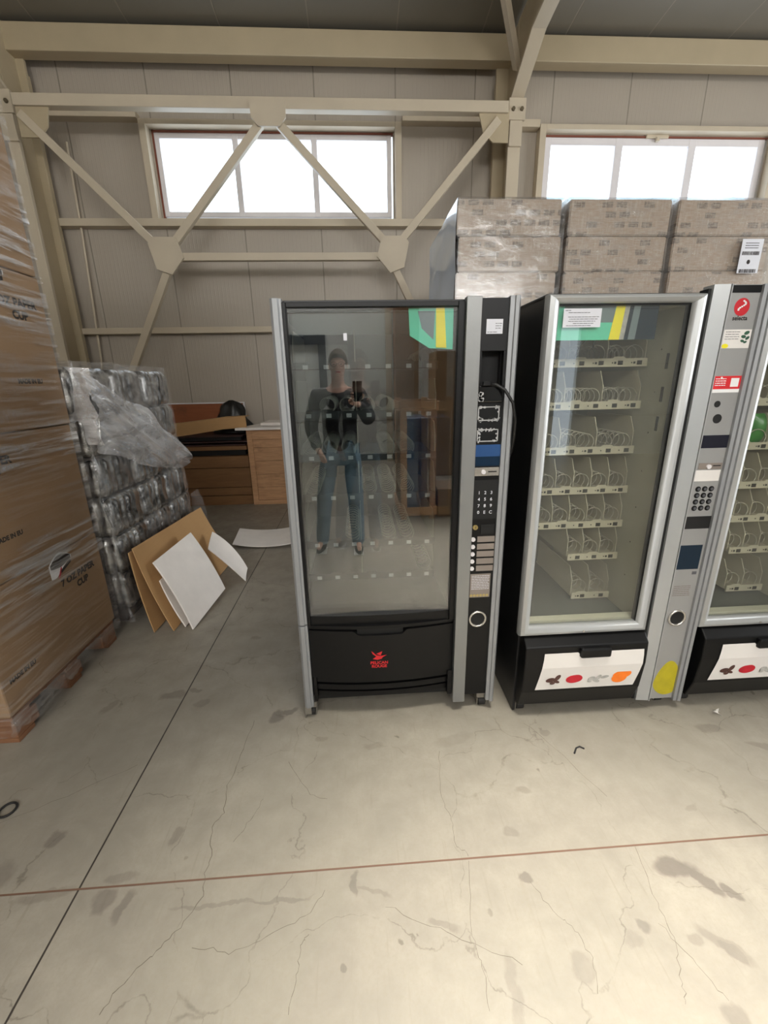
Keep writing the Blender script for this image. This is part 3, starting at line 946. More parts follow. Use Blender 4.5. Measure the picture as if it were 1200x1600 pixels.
# selection column
m = MB()
m.poly([(.409, YF - .022), (.466, YF - .022), (.466, YF + .02), (.409, YF + .02)], (.055, 1.842), 'xy')
m.build('side_rail', 'alu_d', m1, bevel=.002)
m = MB()
prof = [(.572, YF + .02), (.572, YF - .014), (.588, YF - .016), (.590, YF - .022), (.602, YF - .026), (.609, YF - .018), (.612, YF + .02)]
m.loft([[(x, y, .05) for x, y in prof], [(x, y, 1.844) for x, y in prof]])
m.build('side_rail', 'alu', m1, bevel=.001)
YP = YF - .006
m = MB()
m.box(.466, .572, YP, YP + .03, 1.655, 1.838).box(.466, .478, YP, YP + .03, 1.53, 1.655).box(.562, .572, YP, YP + .03, 1.53, 1.655).box(.466, .572, YP, YP + .03, .085, 1.53)
cp = m.build('control_panel', 'black', m1, bevel=.001)
MB().box(.478, .562, YP + .06, YP + .064, 1.52, 1.66).box(.478, .48, YP + .03, YP + .06, 1.53, 1.655).box(.56, .562, YP + .03, YP + .06, 1.53, 1.655).build('reader_recess', 'black_m', cp)
m = MB().box(.489, .551, YP - .001, YP, 1.715, 1.766, 0)
lines(m, .523, .548, YP - .001, 1.73, 1.755, 3, .002, 1)
lines(m, .493, .53, YP - .001, 1.717, 1.725, 1, .002, 1)
m.build('info_sticker', ['paper', 'ink'], cp)
m = MB().box(.466, .566, YP - .014, YP, 1.465, 1.53)
m.build('card_reader_shell', 'black_g', cp, bevel=.006)
m = MB()
for z0, z1 in ((1.395, 1.45), (1.312, 1.362)):
    for k in range(18):
        x, z = random.choice([(random.uniform(.472, .485), random.uniform(z0, z1)), (random.uniform(.548, .558), random.uniform(z0, z1)),
                              (random.uniform(.475, .555), z0 + .003), (random.uniform(.475, .555), z1 - .003)])
        m.ell((x, z), random.uniform(.003, .011), random.uniform(.003, .007), YP - .0003, n=9, rot=random.random() * 3, th=.0005)
    m.box(.472, .476, YP - .0009, YP, z0, z1).box(.554, .558, YP - .0009, YP, z0, z1).box(.472, .558, YP - .0009, YP, z0, z0 + .004).box(.472, .558, YP - .0009, YP, z1 - .004, z1)
for k in range(12):
    m.ell((.470 + random.random() * .016, 1.47 + random.random() * .04), .006, .005, YP - .0145, n=8, rot=random.random() * 3, th=.0005)
m.build('glue_residue', 'glue', cp)
MB().box(.467, .571, YP - .002, YP, 1.252, 1.30, 0).box(.467, .571, YP - .002, YP, 1.213, 1.252, 1).build('display', ['blue', 'blue_d'], cp)
m = MB().box(.466, .571, YP - .004, YP, 1.172, 1.207)
o = m.build('coin_slot_plate', 'steelb', cp, bevel=.001)
MB().cyl((.505, YP - .004, 1.189), (.505, YP - .01, 1.189), .009).build('coin_return_button', 'ledw', o, smooth=True)
MB().box(.525, .56, YP - .0048, YP - .004, 1.187, 1.192).build('coin_slot', 'black_m', o)
MB().box(.466, .571, YP - .003, YP, .985, 1.155).build('keypad', 'black_m', cp)
m = MB()
for r_, row in enumerate(('123', '456', '789', '0EC')):
    for c_, ch in enumerate(row):
        text(ch, .019, (.492 + c_ * .026, YP - .0032, 1.10 - r_ * .0285), mb=m, bold=.0003)
m.build('keypad_digits', 'paper', cp)
o = MB().cyl((.483, YP, .948), (.483, YP - .006, .948), .011).build('lock', 'brass', cp, smooth=True)
MB().box(.482, .484, YP - .0068, YP - .006, .943, .953).build('key_slot', 'black_m', o)
MB().box(.507, .566, YP - .003, YP, .918, .96).box(.512, .56, YP - .004, YP - .003, .936, .95).build('note_slot', 'black_m', cp)
for i in range(5):
    z = .893 - i * .0343
    MB().cyl((.476, YP, z), (.476, YP - .006, z), .0095).build('selection_button', 'ledw', cp, smooth=True)
    MB().box(.495, .571, YP - .002, YP, z - .0135, z + .0125).build('price_strip', 'taupe', cp)
m = MB().box(.472, .563, YP - .001, YP, .612, .728, 0)
lines(m, .478, .558, YP - .001, .65, .722, 9, .0022, 1)
m.build('instruction_label', ['taupe', 'paper'], cp)
m = MB()
for i in range(6):
    m.cyl((.479 + i * .0145, YP - .001, .622), (.479 + i * .0145, YP - .002, .622), .0062, n=14)
m.build('coin_pictures', 'brass', cp)
m = MB()
ring = [(.514 + .0365 * math.cos(2 * PI * k / 32), YP - .003, .502 + .0365 * math.sin(2 * PI * k / 32)) for k in range(32)]
m.tube(ring, .0055, 8, closed=True)
o = m.build('cup_window_ring', 'steelb', cp, smooth='all')
MB().cyl((.514, YP - .0005, .502), (.514, YP - .0015, .502), .034, n=32).build('coin_return_hollow', 'black_m', o)
for x in (X0 + .03, .56):
    caster(x, YF + .03, m1)
    caster(x, 2.5, m1)
o = MB().tube([(.505, YP - .02, 1.535), (.53, YP - .03, 1.532), (.56, YP - .045, 1.512), (.59, YP - .055, 1.465), (.606, YP - .05, 1.40), (.613, YP - .03, 1.33), (.617, YP, 1.27), (.622, YF + .06, 1.21), (.625, YF + .14, 1.14)],
              .006, 10).build('power_cable', 'cable', m1, smooth='all')
MB().box(.48, .51, YP - .028, YP - .012, 1.528, 1.545).build('cable_plug', 'black', o, bevel=.003)


# ------------------------------------------------------------------ machines 2 and 3 (silver)
def silver_machine(dx, label, decorated):
    YG = 1.63
    t = thing('vending_machine', label, 'vending machine', (1.1 + dx, YG + .4, 0))
    A, B, C = .70 + dx, 1.275 + dx, 1.50 + dx
    m = MB()
    m.box(A, A + .012, YG + .02, 2.5, .004, 1.838)
    m.box(C - .004, C, YG + .04, 2.5, .06, 1.838).box(A, C, 2.48, 2.5, .06, 1.838).box(A, C, YG + .03, 2.5, 1.83, 1.845).box(B, B + .01, YG + .04, 2.48, .06, 1.83)
    m.box(A + .012, B, YG + .05, 2.48, .42, .44)
    m.build('cabinet', 'dark_side', t, bevel=.002)
    m = MB()
    m.box(A + .014, A + .02, YG + .03, 2.46, .45, 1.82).box(B - .014, B - .008, YG + .03, 2.46, .45, 1.82).box(A + .02, B - .014, 2.44, 2.446, .45, 1.82)
    m.box(A + .02, B - .014, YG + .03, 2.44, 1.81, 1.82)
    for i in range(9):
        m.box(B - .0145, B - .014, 1.80 + .02, 1.83, 1.7 - i * .13, 1.706 - i * .13)
    m.build('inner_lining', 'inner_w', t)
    MB().box(A + .02, B - .014, YG + .07, 2.44, .445, .452).box(A + .02, B - .014, YG + .03, YG + .07, .43, .49, 1).build('drop_floor', ['drop', 'cream'], t)
    m = MB()
    for z in (1.58, 1.45, 1.33):
        m.box(B - .0155, B - .014, 1.74, 1.755, z, z + .06)
    for i in range(14):
        m.box(B - .0152, B - .014, 1.69 + (i % 2) * .1, 1.694 + (i % 2) * .1, .55 + i * .085, .556 + i * .085)
    m.build('slot_marks', 'tagk', t)
    # door frame, mitred rounded profile
    f = [(.685 + dx, .447), (1.272 + dx, .447), (1.272 + dx, 1.835), (.685 + dx, 1.835)]
    wd = (.045, .045, .03, .042)      # left, right, top, bottom
    rings = []
    prof = [(0, .03), (0, .006), (.12, -.006), (.45, -.013), (.8, -.006), (1, .006), (1, .03)]
    for (x, z), sx_, sz_ in zip(f, (1, -1, -1, 1), (1, 1, -1, -1)):
        wx = wd[0] if sx_ > 0 else wd[1]
        wz = wd[3] if sz_ > 0 else wd[2]
        rings.append([(x + sx_ * wx * p, YG + q - .02, z + sz_ * wz * p) for p, q in prof])
    d = MB().loft(rings, closed=True).build('glass_door_frame', 'alu_w', t, smooth=True)
    MB().box(.728 + dx, .732 + dx, YG - .008, YG + .02, .487, 1.805).box(1.225 + dx, 1.229 + dx, YG - .008, YG + .02, .487, 1.805).box(.732 + dx, 1.225 + dx, YG - .008, YG + .02, 1.801, 1.805) \
        .build('rubber_seal', 'black', d)
    MB().cyl((.975 + dx, YG - .032, .466), (.975 + dx, YG - .036, .466), .004).build('screw', 'steelb', d)
    MB().box(.73 + dx, 1.227 + dx, YG - .004, YG, .486, 1.806).build('glass_pane', 'g_m2', t)
    # trays
    TZ = [(1.617, 2), (1.438, 2), (1.238, 2), (1.05, 1), (.88, 1)]
    for z, e in TZ:
        tray(t, .83 + dx, B - .018, YG + .24, z, e)
    tray(t, 1.005 + dx, B - .018, YG + .24, .712, 1)
    tray(t, 1.06 + dx, B - .018, YG + .26, .487, 1)
    # delivery drawer
    m = MB()
    a, b = .697 + dx, 1.306 + dx
    prof = [(YG + .04, .44), (YG - .02, .44), (YG - .055, .405), (YG - .06, .30), (YG - .045, .16), (YG - .01, .06), (YG + .04, .06)]
    m.loft([[(a + .012, y, z) for y, z in prof], [(b - .03, y, z) for y, z in prof]])
    dw = m.build('delivery_drawer', 'black', t, bevel=.006)
    # white label follows the drawer face

    def face(z):
        for (y0, z0), (y1, z1) in zip(prof[1:], prof[2:]):
            if z1 <= z <= z0:
                return y0 + (y1 - y0) * (z0 - z) / (z0 - z1)
        return YG
    m = MB()
    rows = [(.375, .795, 1.255), (.34, .793, 1.258), (.30, .788, 1.258), (.25, .782, 1.252), (.20, .774, 1.243), (.175, .77, 1.238)]
    nx = 24
    g = []
    for (z, xa, xb) in rows:
        g.append([])
        for i in range(nx + 1):
            x = xa + (xb - xa) * i / nx
            zz = z
            if z == .375 and .955 < x < 1.095:
                zz = .352
            g[-1].append((x + dx, face(zz) - .003, zz))
    vs = [p for r_ in g for p in r_]
    n = nx + 1
    fs = [(i * n + j, i * n + j + 1, (i + 1) * n + j + 1, (i + 1) * n + j) for i in range(len(rows) - 1) for j in range(nx)]
    m.add(vs, fs)
    lb = m.build('picture_label', 'label_w', dw)
    MB().box(.955 + dx, 1.095 + dx, face(.36) - .02, face(.36) + .01, .352, .40).build('drawer_grip', 'black', dw, bevel=.008)
    yy = face(.235) - .0045

    def pic(name, mat, ells):
        q = MB()
        for k_, (cx_, cz_, rx, rz, ro) in enumerate(ells):
            q.ell((cx_ + dx, cz_), rx, rz, yy - .0003 * k_, rot=ro, n=20, th=.001)
        q.build(name, mat, lb)
    pic('coffee_bean_picture', 'beans', [(.835, .232, .022, .011, .2), (.868, .244, .018, .01, .9), (.845, .215, .012, .007, .1), (.864, .222, .014, .007, -.3)])
    pic('red_fruit_picture', 'tomato', [(.945, .232, .038, .021, .12), (.955, .234, .03, .02, .1)])
    pic('nut_picture', 'nuts', [(1.03, .228, .018, .01, .3), (1.05, .218, .018, .009, -.4), (1.062, .235, .016, .008, .8), (1.09, .235, .02, .007, .2), (1.02, .215, .01, .005, 0)])
    pic('orange_picture', 'orange', [(1.172, .243, .044, .022, .2), (1.160, .225, .036, .024, .2)])
    MB().box(A + .02, B, YG + .06, YG + .08, .05, .42).build('plinth', 'black_m', t)
    for x in (A + .04, C - .06):
        caster(x, YG + .05, t)
        caster(x, 2.4, t)
    # selection column
    m = MB()
    m.loft([[(1.289 + dx, YG + .03, z), (1.289 + dx, YG - .022, z), (1.345 + dx, YG - .03, z), (1.352 + dx, YG + .03, z)] for z in (.06, 1.862)])
    m.build('bevelled_strip', 'alu_w', t)
    MB().box(1.2775 + dx, 1.2885 + dx, YG - .012, YG + .03, .06, 1.85).build('return_shade', 'black_m', t)  # black strip put in as shade on the bevelled strip's left return
    YQ = YG - .018
    cp = MB().box(1.35 + dx, 1.475 + dx, YQ, YQ + .04, .058, 1.862).build('control_panel', 'panel_s', t, bevel=.001)
    MB().box(1.348 + dx, 1.352 + dx, YQ - .014, YQ + .01, .058, 1.862).build('panel_lip', 'alu_w', cp)
    m = MB()
    pr = [(1.472, .03), (1.472, -.03), (1.486, -.032), (1.489, -.024), (1.492, -.034), (1.503, -.038), (1.51, -.03), (1.512, .03)]
    m.loft([[(x + dx, YG + y, z) for x, y in pr] for z in (.05, 1.862)])
    m.build('side_rail', 'alu', t, bevel=.001)
    MB().box(1.36 + dx, 1.472 + dx, YQ - .001, YQ, 1.835, 1.86).build('top_band', 'black', cp)
    if decorated:
        m = MB()
        m.ell((1.412, 1.788), .029, .03, YQ, 0, th=.0008, n=32)
        for k in range(9):
            a_ = k / 8
            m.ell((1.412 + .012 * math.sin(a_ * 4.6 + .3), 1.808 - .03 * a_), .004, .003, YQ - .001, 1, n=8, th=.0004)
        text('selecta', .021, (1.413, YQ, 1.750), mb=m, mi=2, bold=.0006)
        m.build('round_red_emblem', ['red', 'white', 'ink_b'], cp)
        m = MB().box(1.362, 1.47, YQ - .001, YQ, 1.647, 1.712, 0)
        lines(m, 1.37, 1.425, YQ - .001, 1.675, 1.708, 4, .0018, 1)
        m.ell((1.376, 1.655), .013, .008, YQ - .001, 2, n=16, th=.0005)
        for (x, z, r_) in ((1.452, 1.70, .011), (1.442, 1.687, .01), (1.458, 1.682, .009), (1.44, 1.672, .008), (1.452, 1.668, .007)):
            m.ell((x, z), r_, r_ * .6, YQ - .001, 3, n=8, rot=x * 50, th=.0006)
        m.build('leaf_sticker', ['label_w', 'ink', 'yellow', 'green_p'], cp)
        m = MB().box(1.36, 1.47, YQ - .001, YQ, 1.490, 1.548, 0).box(1.36, 1.47, YQ - .0014, YQ - .001, 1.487, 1.50, 1)
        for i in range(4):
            lines(m, 1.368, 1.41, YQ - .001, 1.535 - i * .008, 1.541 - i * .008, 1, .003, 1)
        m.box(1.43, 1.462, YQ - .0014, YQ - .001, 1.508, 1.54, 1)
        m.ell((1.39, 1.5415), .004, .004, YQ - .001, 1, n=10)
        m.build('red_sticker', ['redl', 'white'], cp)
    MB().cyl((1.395 + dx, YQ, 1.444), (1.395 + dx, YQ - .001, 1.444), .0125).cyl((1.407 + dx, YQ, 1.388), (1.407 + dx, YQ - .001, 1.388), .018, n=28).build('round_hole', 'black_m', cp)
    MB().box(1.36 + dx, 1.472 + dx, YQ - .001, YQ, 1.273, 1.324).build('display', 'screen', cp)
    o = MB().box(1.37 + dx, 1.468 + dx, YQ - .002, YQ, 1.187, 1.212).build('coin_slot_plate', 'taupe', cp)
    MB().cyl((1.41 + dx, YQ - .002, 1.198), (1.41 + dx, YQ - .009, 1.198), .009).build('coin_return_button', 'ledw', o, smooth=True)
    MB().box(1.43 + dx, 1.462 + dx, YQ - .003, YQ - .002, 1.199, 1.203).build('coin_slot', 'black_m', o)
    MB().box(1.362 + dx, 1.468 + dx, YQ - .001, YQ, 1.137, 1.183).build('blank_label', 'label_w', cp, bevel=.0004)
    for r_ in range(4):
        for c_ in range(3):
            x, z = 1.388 + dx + c_ * .0285, 1.104 - r_ * .0275
            o = MB().cyl((x, YQ, z), (x, YQ - .0015, z), .0115, n=20).build('key', 'black', cp)
            MB().cyl((x + .001, YQ - .0015, z), (x + .001, YQ - .004, z), .006, n=12).build('key_cap', 'ink', o)
    MB().box(1.365 + dx, 1.472 + dx, YQ - .001, YQ, .93, .985).box(1.375 + dx, 1.468 + dx, YQ - .0016, YQ - .001, .94, .965).build('note_slot', 'black_m', cp)
    MB().box(1.362 + dx, 1.462 + dx, YQ - .001, YQ, .742, .855).build('cup_window', 'window_d', cp)
    MB().box(1.44 + dx, 1.46 + dx, YQ - .001, YQ, .716, .73).build('small_badge', 'ink', cp)
    lines(MB(), 1.37 + dx, 1.45 + dx, YQ - .0005, .61, .665, 6, .003).build('fine_print', 'taupe', cp)
    ring = [(1.412 + dx + .037 * math.cos(2 * PI * k / 32), YQ - .003, .502 + .037 * math.sin(2 * PI * k / 32)) for k in range(32)]
    o = MB().tube(ring, .0055, 8, closed=True).build('coin_return_ring', 'steelb', cp, smooth='all')
    MB().cyl((1.412 + dx, YQ - .0005, .502), (1.412 + dx, YQ - .0015, .502), .032, n=32).build('coin_return_hollow', 'black_m', o)
    m = MB()
    pts = []
    for k in range(30):
        a_ = 2 * PI * k / 30
        rx = .072 if math.sin(a_) < 0 else .066 - .02 * math.sin(a_)
        x = 1.432 + rx * math.cos(a_)
        pts.append((min(x, 1.4715) + dx, .165 + (.085 if math.sin(a_) < 0 else .105) * math.sin(a_)))
    m.poly(pts, (YQ - .001, YQ))
    m.build('fruit_picture', 'pear', cp)
    return t


m2 = silver_machine(0, 'silver vending machine with white notice on glass and painted yellow reflection, middle of the row', True)
m3 = silver_machine(.833, 'silver vending machine cut off by the right picture edge, rightmost of the row', False)

# notice, and coloured reflection painted as panels behind the glass, in machine 2
m = MB().box(.752, .893, 1.6235, 1.6245, 1.727, 1.79, 0)
for i, (a, b) in enumerate(((.758, .78), (.77, .85), (0, 0), (.77, .885), (.775, .88), (.772, .878), (.79, .87), (.765, .86))):
    if b:
        lines(m, a, b, 1.6235, 1.785 - i * .0072 - .003, 1.785 - i * .0072, 1, .0018, 1)
m.build('notice', ['paper', 'ink'], m2)
m = MB()
yb = 1.645
m.box(.735, 1.12, yb, yb + .004, 1.685, 1.80, 0)
m.box(.765, .955, yb - .001, yb, 1.745, 1.80, 1)
m.poly([(.958, 1.80), (.992, 1.80), (.982, 1.685), (.942, 1.685)], (yb - .002, yb - .0002), mi=2)
m.poly([(.992, 1.80), (1.01, 1.80), (1.0, 1.685), (.982, 1.685)], (yb - .002, yb - .0002), mi=3)
m.poly([(1.01, 1.80), (1.12, 1.80), (1.12, 1.685), (1.0, 1.685)], (yb - .002, yb - .0002), mi=4)
m.poly([(1.025, 1.80), (1.05, 1.80), (1.042, 1.685), (1.015, 1.685)], (yb - .003, yb - .0021), mi=1)
m.build('painted_reflection', ['teal', 'slate', 'yellow', 'nuts', 'window_d'], m2)
MB().tube([(.86, 1.66, 1.70), (.84, 1.65, 1.67), (.83, 1.66, 1.62)], .003, 6).tube([(.85, 1.655, 1.67), (.87, 1.65, 1.70), (.90, 1.66, 1.705), (.895, 1.66, 1.66)], .0025, 6).build('loose_wire', 'cable', m2, smooth='all')


def pouch(name, x, y, z, wd, h, d, mat, label):
    def f(s):
        return lambda u, v: (x + (u - .5) * wd, y + s * d / 2 * (math.sin(PI * u) * math.sin(PI * v)) ** .6 + .004 * math.sin(u * 40) * math.sin(PI * u), z + v * h)
    m = MB().sheet(f(-1), 14, 14).sheet(f(1), 14, 14)
    o = m.build(name, mat, smooth='all')
    tag(o, label, 'snack')


pouch('snack_bag', 1.80, 1.93, 1.236, .13, .14, .06, 'greenbag', 'green snack bag on the third tray of the rightmost machine')
pouch('snack_bag', 1.93, 1.93, 1.236, .13, .14, .06, 'greenbag', 'green snack bag beside another green bag, nearer the right edge')
pouch('snack_bag', 1.79, 1.95, 1.436, .08, .13, .05, 'pink', 'pink wrapped snack on the second tray of the rightmost machine')


# ================================================================== carton pallets behind the machines
def pallet(parent, x0, x1, y0, y1, mat='pallet', mb2='pallet', across=False):
    m = MB()
    for i in range(5):
        a = x0 + (x1 - x0 - .1) * i / 4
        m.box(a, a + .1, y0, y1, .122, .144)
    for y in (y0, (y0 + y1) / 2 - .05, y1 - .1):
        m.box(x0, x1, y, y + .1, .1, .122)
        if across:
            m.box(x0, x1, y, y + .1, 0, .022)
    if not across:
        for a in (x0, (x0 + x1) / 2 - .05, x1 - .1):
            m.box(a, a + .1, y0, y1, 0, .022)
    o = m.build('pallet', mat, parent, bevel=.002)
    for a in (x0, (x0 + x1) / 2 - .07, x1 - .14):
        for y in (y0, (y0 + y1) / 2 - .07, y1 - .14):
            MB().box(a, a + .14, y, y + .14, .022, .1).build('pallet_block', mb2, o, bevel=.006)


def box_mesh(name, sx, sy, sz, mat, bevel=.006):
    o = MB().box(0, sx, 0, sy, 0, sz).build(name, mat)
    import bmesh
    bm = bmesh.new()
    bm.from_mesh(o.data)
    bmesh.ops.bevel(bm, geom=bm.edges[:], offset=bevel, segments=2, affect='EDGES')
    bm.to_mesh(o.data)
    bm.free()
    me = o.data
    bpy.data.objects.remove(o)
    return me


cm = box_mesh('carton', .8, .6, .243, 'carton_p', .008)
LB = ['film-wrapped pallet of printed cartons behind the black machine, leftmost of three',
      'film-wrapped pallet of printed cartons behind the middle silver machine, centre of three',
      'film-wrapped pallet of printed cartons with white barcode sheet, under the right window']
for i, x0 in enumerate((.81, 1.655, 2.52)):
    t = thing('wrapped_pallet', LB[i], 'pallet', (x0 + .4, 4.25, 0), 'wrapped pallets of printed cartons')
    pallet(t, x0, x0 + .8, 3.65, 4.85)
    for k in range(11):
        for a in (0,):
            for b in (0, 1):
                o = bpy.data.objects.new('carton', cm)
                col.objects.link(o)
                o.parent = t
                j = random.uniform(-.004, .006)
                o.location = Vector((x0 + a * .401 + j - (.012 if k % 2 == 0 and i == 0 else 0), 3.65 + b * .601 + random.uniform(-.006, .004), .145 + k * .2455)) - t.location
    zt = .145 + 11 * .2455 + .002

    def side(u, v, x0=x0):
        z = .12 + v * (zt - .12)
        k = abs(((z - .145) / .2455) % 1 - .5) * 2
        return (x0 - .024 + .006 * k ** 6 + .003 * math.sin(v * 40 + u * 9), 3.64 + u * 1.22, z)

    def front(u, v, x0=x0):
        z = .12 + v * (zt - .12)
        k = abs(((z - .145) / .2455) % 1 - .5) * 2
        return (x0 - .012 + u * .826, 3.638 + .006 * k ** 6 + .003 * math.sin(u * 9 + v * 50), z)

    def top(u, v, x0=x0, i=i):
        amp = (.05 if i == 2 else .012)
        n_ = noise.noise(Vector((u * 5 + i * 7, v * 7, 0)))
        return (x0 - .012 + u * .826, 3.64 + v * 1.22, zt + .004 + amp * max(0, n_ + .35) * min(1, 8 * v * (1 - v) + .2) + (.02 * (1 - u) if i == 2 else 0) * v)
    MB().sheet(side, 8, 60).build('side_film', 'sky_sheen_film' if i == 0 else 'film_d', t, smooth='all')
    MB().sheet(front, 40, 60).build('front_film', 'film_f', t, smooth='all')
    m = MB().sheet(top, 24, 24)
    m.sheet(lambda u, v: (side(u, v)[0] + .834, side(u, v)[1], side(u, v)[2]), 8, 60).sheet(lambda u, v: (front(u, v)[0], front(u, v)[1] + 1.222, front(u, v)[2]), 8, 60)
    m.build('stretch_film', 'film_d', t, smooth='all')
    if i == 2:
        s = MB().box(3.06, 3.235, 3.615, 3.617, 2.33, 2.57, 0)
        lines(s, 3.09, 3.20, 3.615, 2.50, 2.55, 3, .005, 1)
        for kz in (2.47, 2.345):
            x = 3.075
            while x < 3.215:
                wv = random.uniform(.002, .006)
                s.box(x, x + wv, 3.6144, 3.615, kz - .012, kz + .014, 1)
                x += wv + random.uniform(.001, .004)
        s.ell((3.14, 2.41), .014, .016, 3.615, 1)
        s.build('barcode_sheet', ['paper', 'ink_b'], t)

# ================================================================== tall stack of cup cartons at left
t = thing('wrapped_pallet', 'tall film-wrapped pallet of plain brown paper cup cartons at the left picture edge', 'pallet', (-2.1, 2.04, 0))
XS = -1.58
pallet(t, -2.78, -1.6, 1.64, 2.46, 'pallet_r', 'pallet_r', True)
for k in range(5):
    for a in (0, 1):
        z0 = (.147, .729, 1.362, 2.08, 2.75)[k]
        hb = (.578, .629, .714, .666, .33)[k]
        x1 = XS - .005 - a * .6 + random.uniform(-.006, .002)
        o = MB().box(x1 - .595, x1, 1.62 + random.uniform(-.004, .004), 2.47 + random.uniform(-.006, .004), z0, z0 + hb).build('carton', 'carton', t, bevel=.008)
        if a == 0 and k < 4:
            xf = x1
            zb = z0
            pr = MB()
            ty, tz, my, mz = ((2.25, .563, 1.75, .30), (1.87, 1.245, 1.885, .91), (2.27, 1.935, 2.25, 1.582), (2.1, 2.62, 1.9, 2.25))[k]
            text('7 OZ PAPER', .050, (xf, ty, tz), 'yz', pr, bold=.0026, sx=1.05)
            text('CUP', .050, (xf, ty + .02, tz - .055), 'yz', pr, bold=.0026)
            text('MADE IN EU', .029, (xf, my, mz), 'yz', pr, bold=.0015)
            pr.build('printed_lettering', 'ink_b', o)
            # eye-shaped emblem
            e = MB()
            cy_, cz_ = ty - .11, tz + .10

            def fan(y0, y1, f0, f1, mi, d):
                n_ = 14
                up = [(y0 + (y1 - y0) * q / n_, f1(q / n_)) for q in range(n_ + 1)]
                lo = [(y0 + (y1 - y0) * q / n_, f0(q / n_)) for q in range(n_ + 1)][::-1]
                e.poly([(cy_ + a_, cz_ + b_) for a_, b_ in up + lo], (xf + .0004, xf + .0008 + d), 'yz', mi)
            fan(-.085, .085, lambda q: -.01 - .075 * (1 - q) ** 1.5 * (1 if q > .25 else .55 + q * 1.8) + .02 * q, lambda q: .005 + .05 * math.sin(PI * min(1, q * .9 + .1)) + .02 * q, 0, 0)
            fan(-.075, .08, lambda q: .0 - .015 * math.sin(PI * q) + .01 * q, lambda q: .008 + .038 * math.sin(PI * min(1, q * .9 + .1)) + .02 * q, 1, .0005)
            fan(-.035, .0, lambda q: -.07 + .04 * q, lambda q: -.055 + .05 * q, 2, .0005)
            fan(-.01, .075, lambda q: -.045 + .03 * q, lambda q: -.03 + .035 * q, 1, .0006)
            e.build('eye_emblem', ['white', 'ink_b', 'tomato'], o)


def wrapface(u, v):
    """film around two long visible sides: camera side then the aisle side"""
    z = .06 + v * 3.05
    wr = .004 * noise.noise(Vector((u * 9, v * 26, 2))) + .003 * noise.noise(Vector((u * 3, v * 90, 5)))
    if u < .4:
        return (-2.8 + (u / .4) * 1.235, 1.605 - abs(wr), z)
    return (-1.566 + abs(wr), 1.605 + (u - .4) / .6 * .873, z + .03 * math.sin(u * 20) * (1 if v < .02 else 0))


m = MB().sheet(wrapface, 60, 160)
m.sheet(lambda u, v: (-1.566 - u * 1.24, 2.478 + .004 * noise.noise(Vector((u * 9, v * 26, 8))), .06 + v * 3.05), 20, 60)
m.build('stretch_film', 'film_a', t, smooth='all')
# bunched film hanging over the pallet edge
m = MB()
def skirt(u, v):
    hang = .055 + .045 * max(0, noise.noise(Vector((u * 7, 3, 0)))) + .02 * noise.noise(Vector((u * 22, 1, 0)))
    return (-1.572 + .012 * noise.noise(Vector((u * 30, v * 4, 1))) - .02 * v * v, 1.6 + u * .885, .15 - v * hang * 1.5)


m.sheet(skirt, 90, 8)
m.build('bunched_film', 'film_b', t, smooth='all')

# ================================================================== grey shrink-wrapped packs
t = thing('wrapped_pallet', 'film-wrapped pallet of grey shrink packs behind the brown cartons, cardboard leaning on it', 'pallet', (-1.95, 3.2, 0))
pallet(t, -2.4, -1.64, 2.68, 3.80, 'pallet_d', 'pallet_d')


def pack_mesh(sx, sy, sz, seed):
    """shrink pack: scalloped row of round containers under tight film"""
    m = MB()
    n = 72
    per = []
    px_, py_ = sx / 2, sy / 2
    for i in range(n):
        a = 2 * PI * i / n
        c, s_ = math.cos(a), math.sin(a)
        k = 1 / (abs(c) ** 7 + abs(s_) ** 7) ** (1 / 7)
        per.append((c * k * px_, s_ * k * py_))
    rings = []
    for (v, ins) in ((0, .03), (.06, .008), (.2, 0), (.5, .006), (.8, 0), (.93, .01), (1, .035)):
        r_ = []
        for (x, y) in per:
            u = x if abs(y) / py_ > abs(x) / px_ else y
            sc = .018 * abs(math.sin(PI * u / .07))
            nz = .006 * noise.noise(Vector((x * 14 + seed, y * 14, v * 5)))
            l_ = math.hypot(x, y)
            f_ = 1 - (ins + .018 - sc - nz) / l_
            r_.append((x * f_, y * f_, v * sz + .004 * noise.noise(Vector((x * 9, y * 9, seed)))))
        rings.append(r_)
    m.loft(rings)
    o = m.build('shrink_pack', 'packs', smooth='all')
    me = o.data
    bpy.data.objects.remove(o)
    return me


pm = [pack_mesh(.275, .42, .25, s_) for s_ in (1, 5, 9)]
for k in range(6):
    for a in range(3):
        for b in range(3):
            o = bpy.data.objects.new('shrink_pack', pm[(a + b + k) % 3])
            col.objects.link(o)
            o.parent = t
            dz = .147 + k * .252
            o.location = Vector((-2.215 + a * .279 + random.uniform(-.012, .012) - k * .004, 2.78 + b * .415 - k * .02 + random.uniform(-.012, .012), dz)) - t.location
            o.rotation_euler = (0, 0, random.uniform(-.03, .03) + (PI if random.random() < .5 else 0))


def gw(u, v):
    z = .05 + v * 1.64
    k = noise.noise(Vector((u * 16, v * 9, 1))) * .014 + noise.noise(Vector((u * 40, v * 30, 3))) * .006
    g = -.012 * abs(math.cos(PI * (z - .147) / .252)) ** 8
    if u < .35:
        return (-2.4 + u / .35 * .86, 2.57 - .12 * v * .5 + k - g, z)
    return (-1.535 + k + g, 2.57 - .06 * v + (u - .35) / .65 * 1.25 - .12 * v * (u - .35), z)


m = MB().sheet(gw, 80, 50)
m.sheet(lambda u, v: (-2.4 + u * .84, 2.49 + v * 1.14, 1.685 + .03 * noise.noise(Vector((u * 6, v * 8, 4))) - .03 * (2 * v - 1) ** 4), 24, 30)
m.build('stretch_film', 'film_b', t, smooth='all')


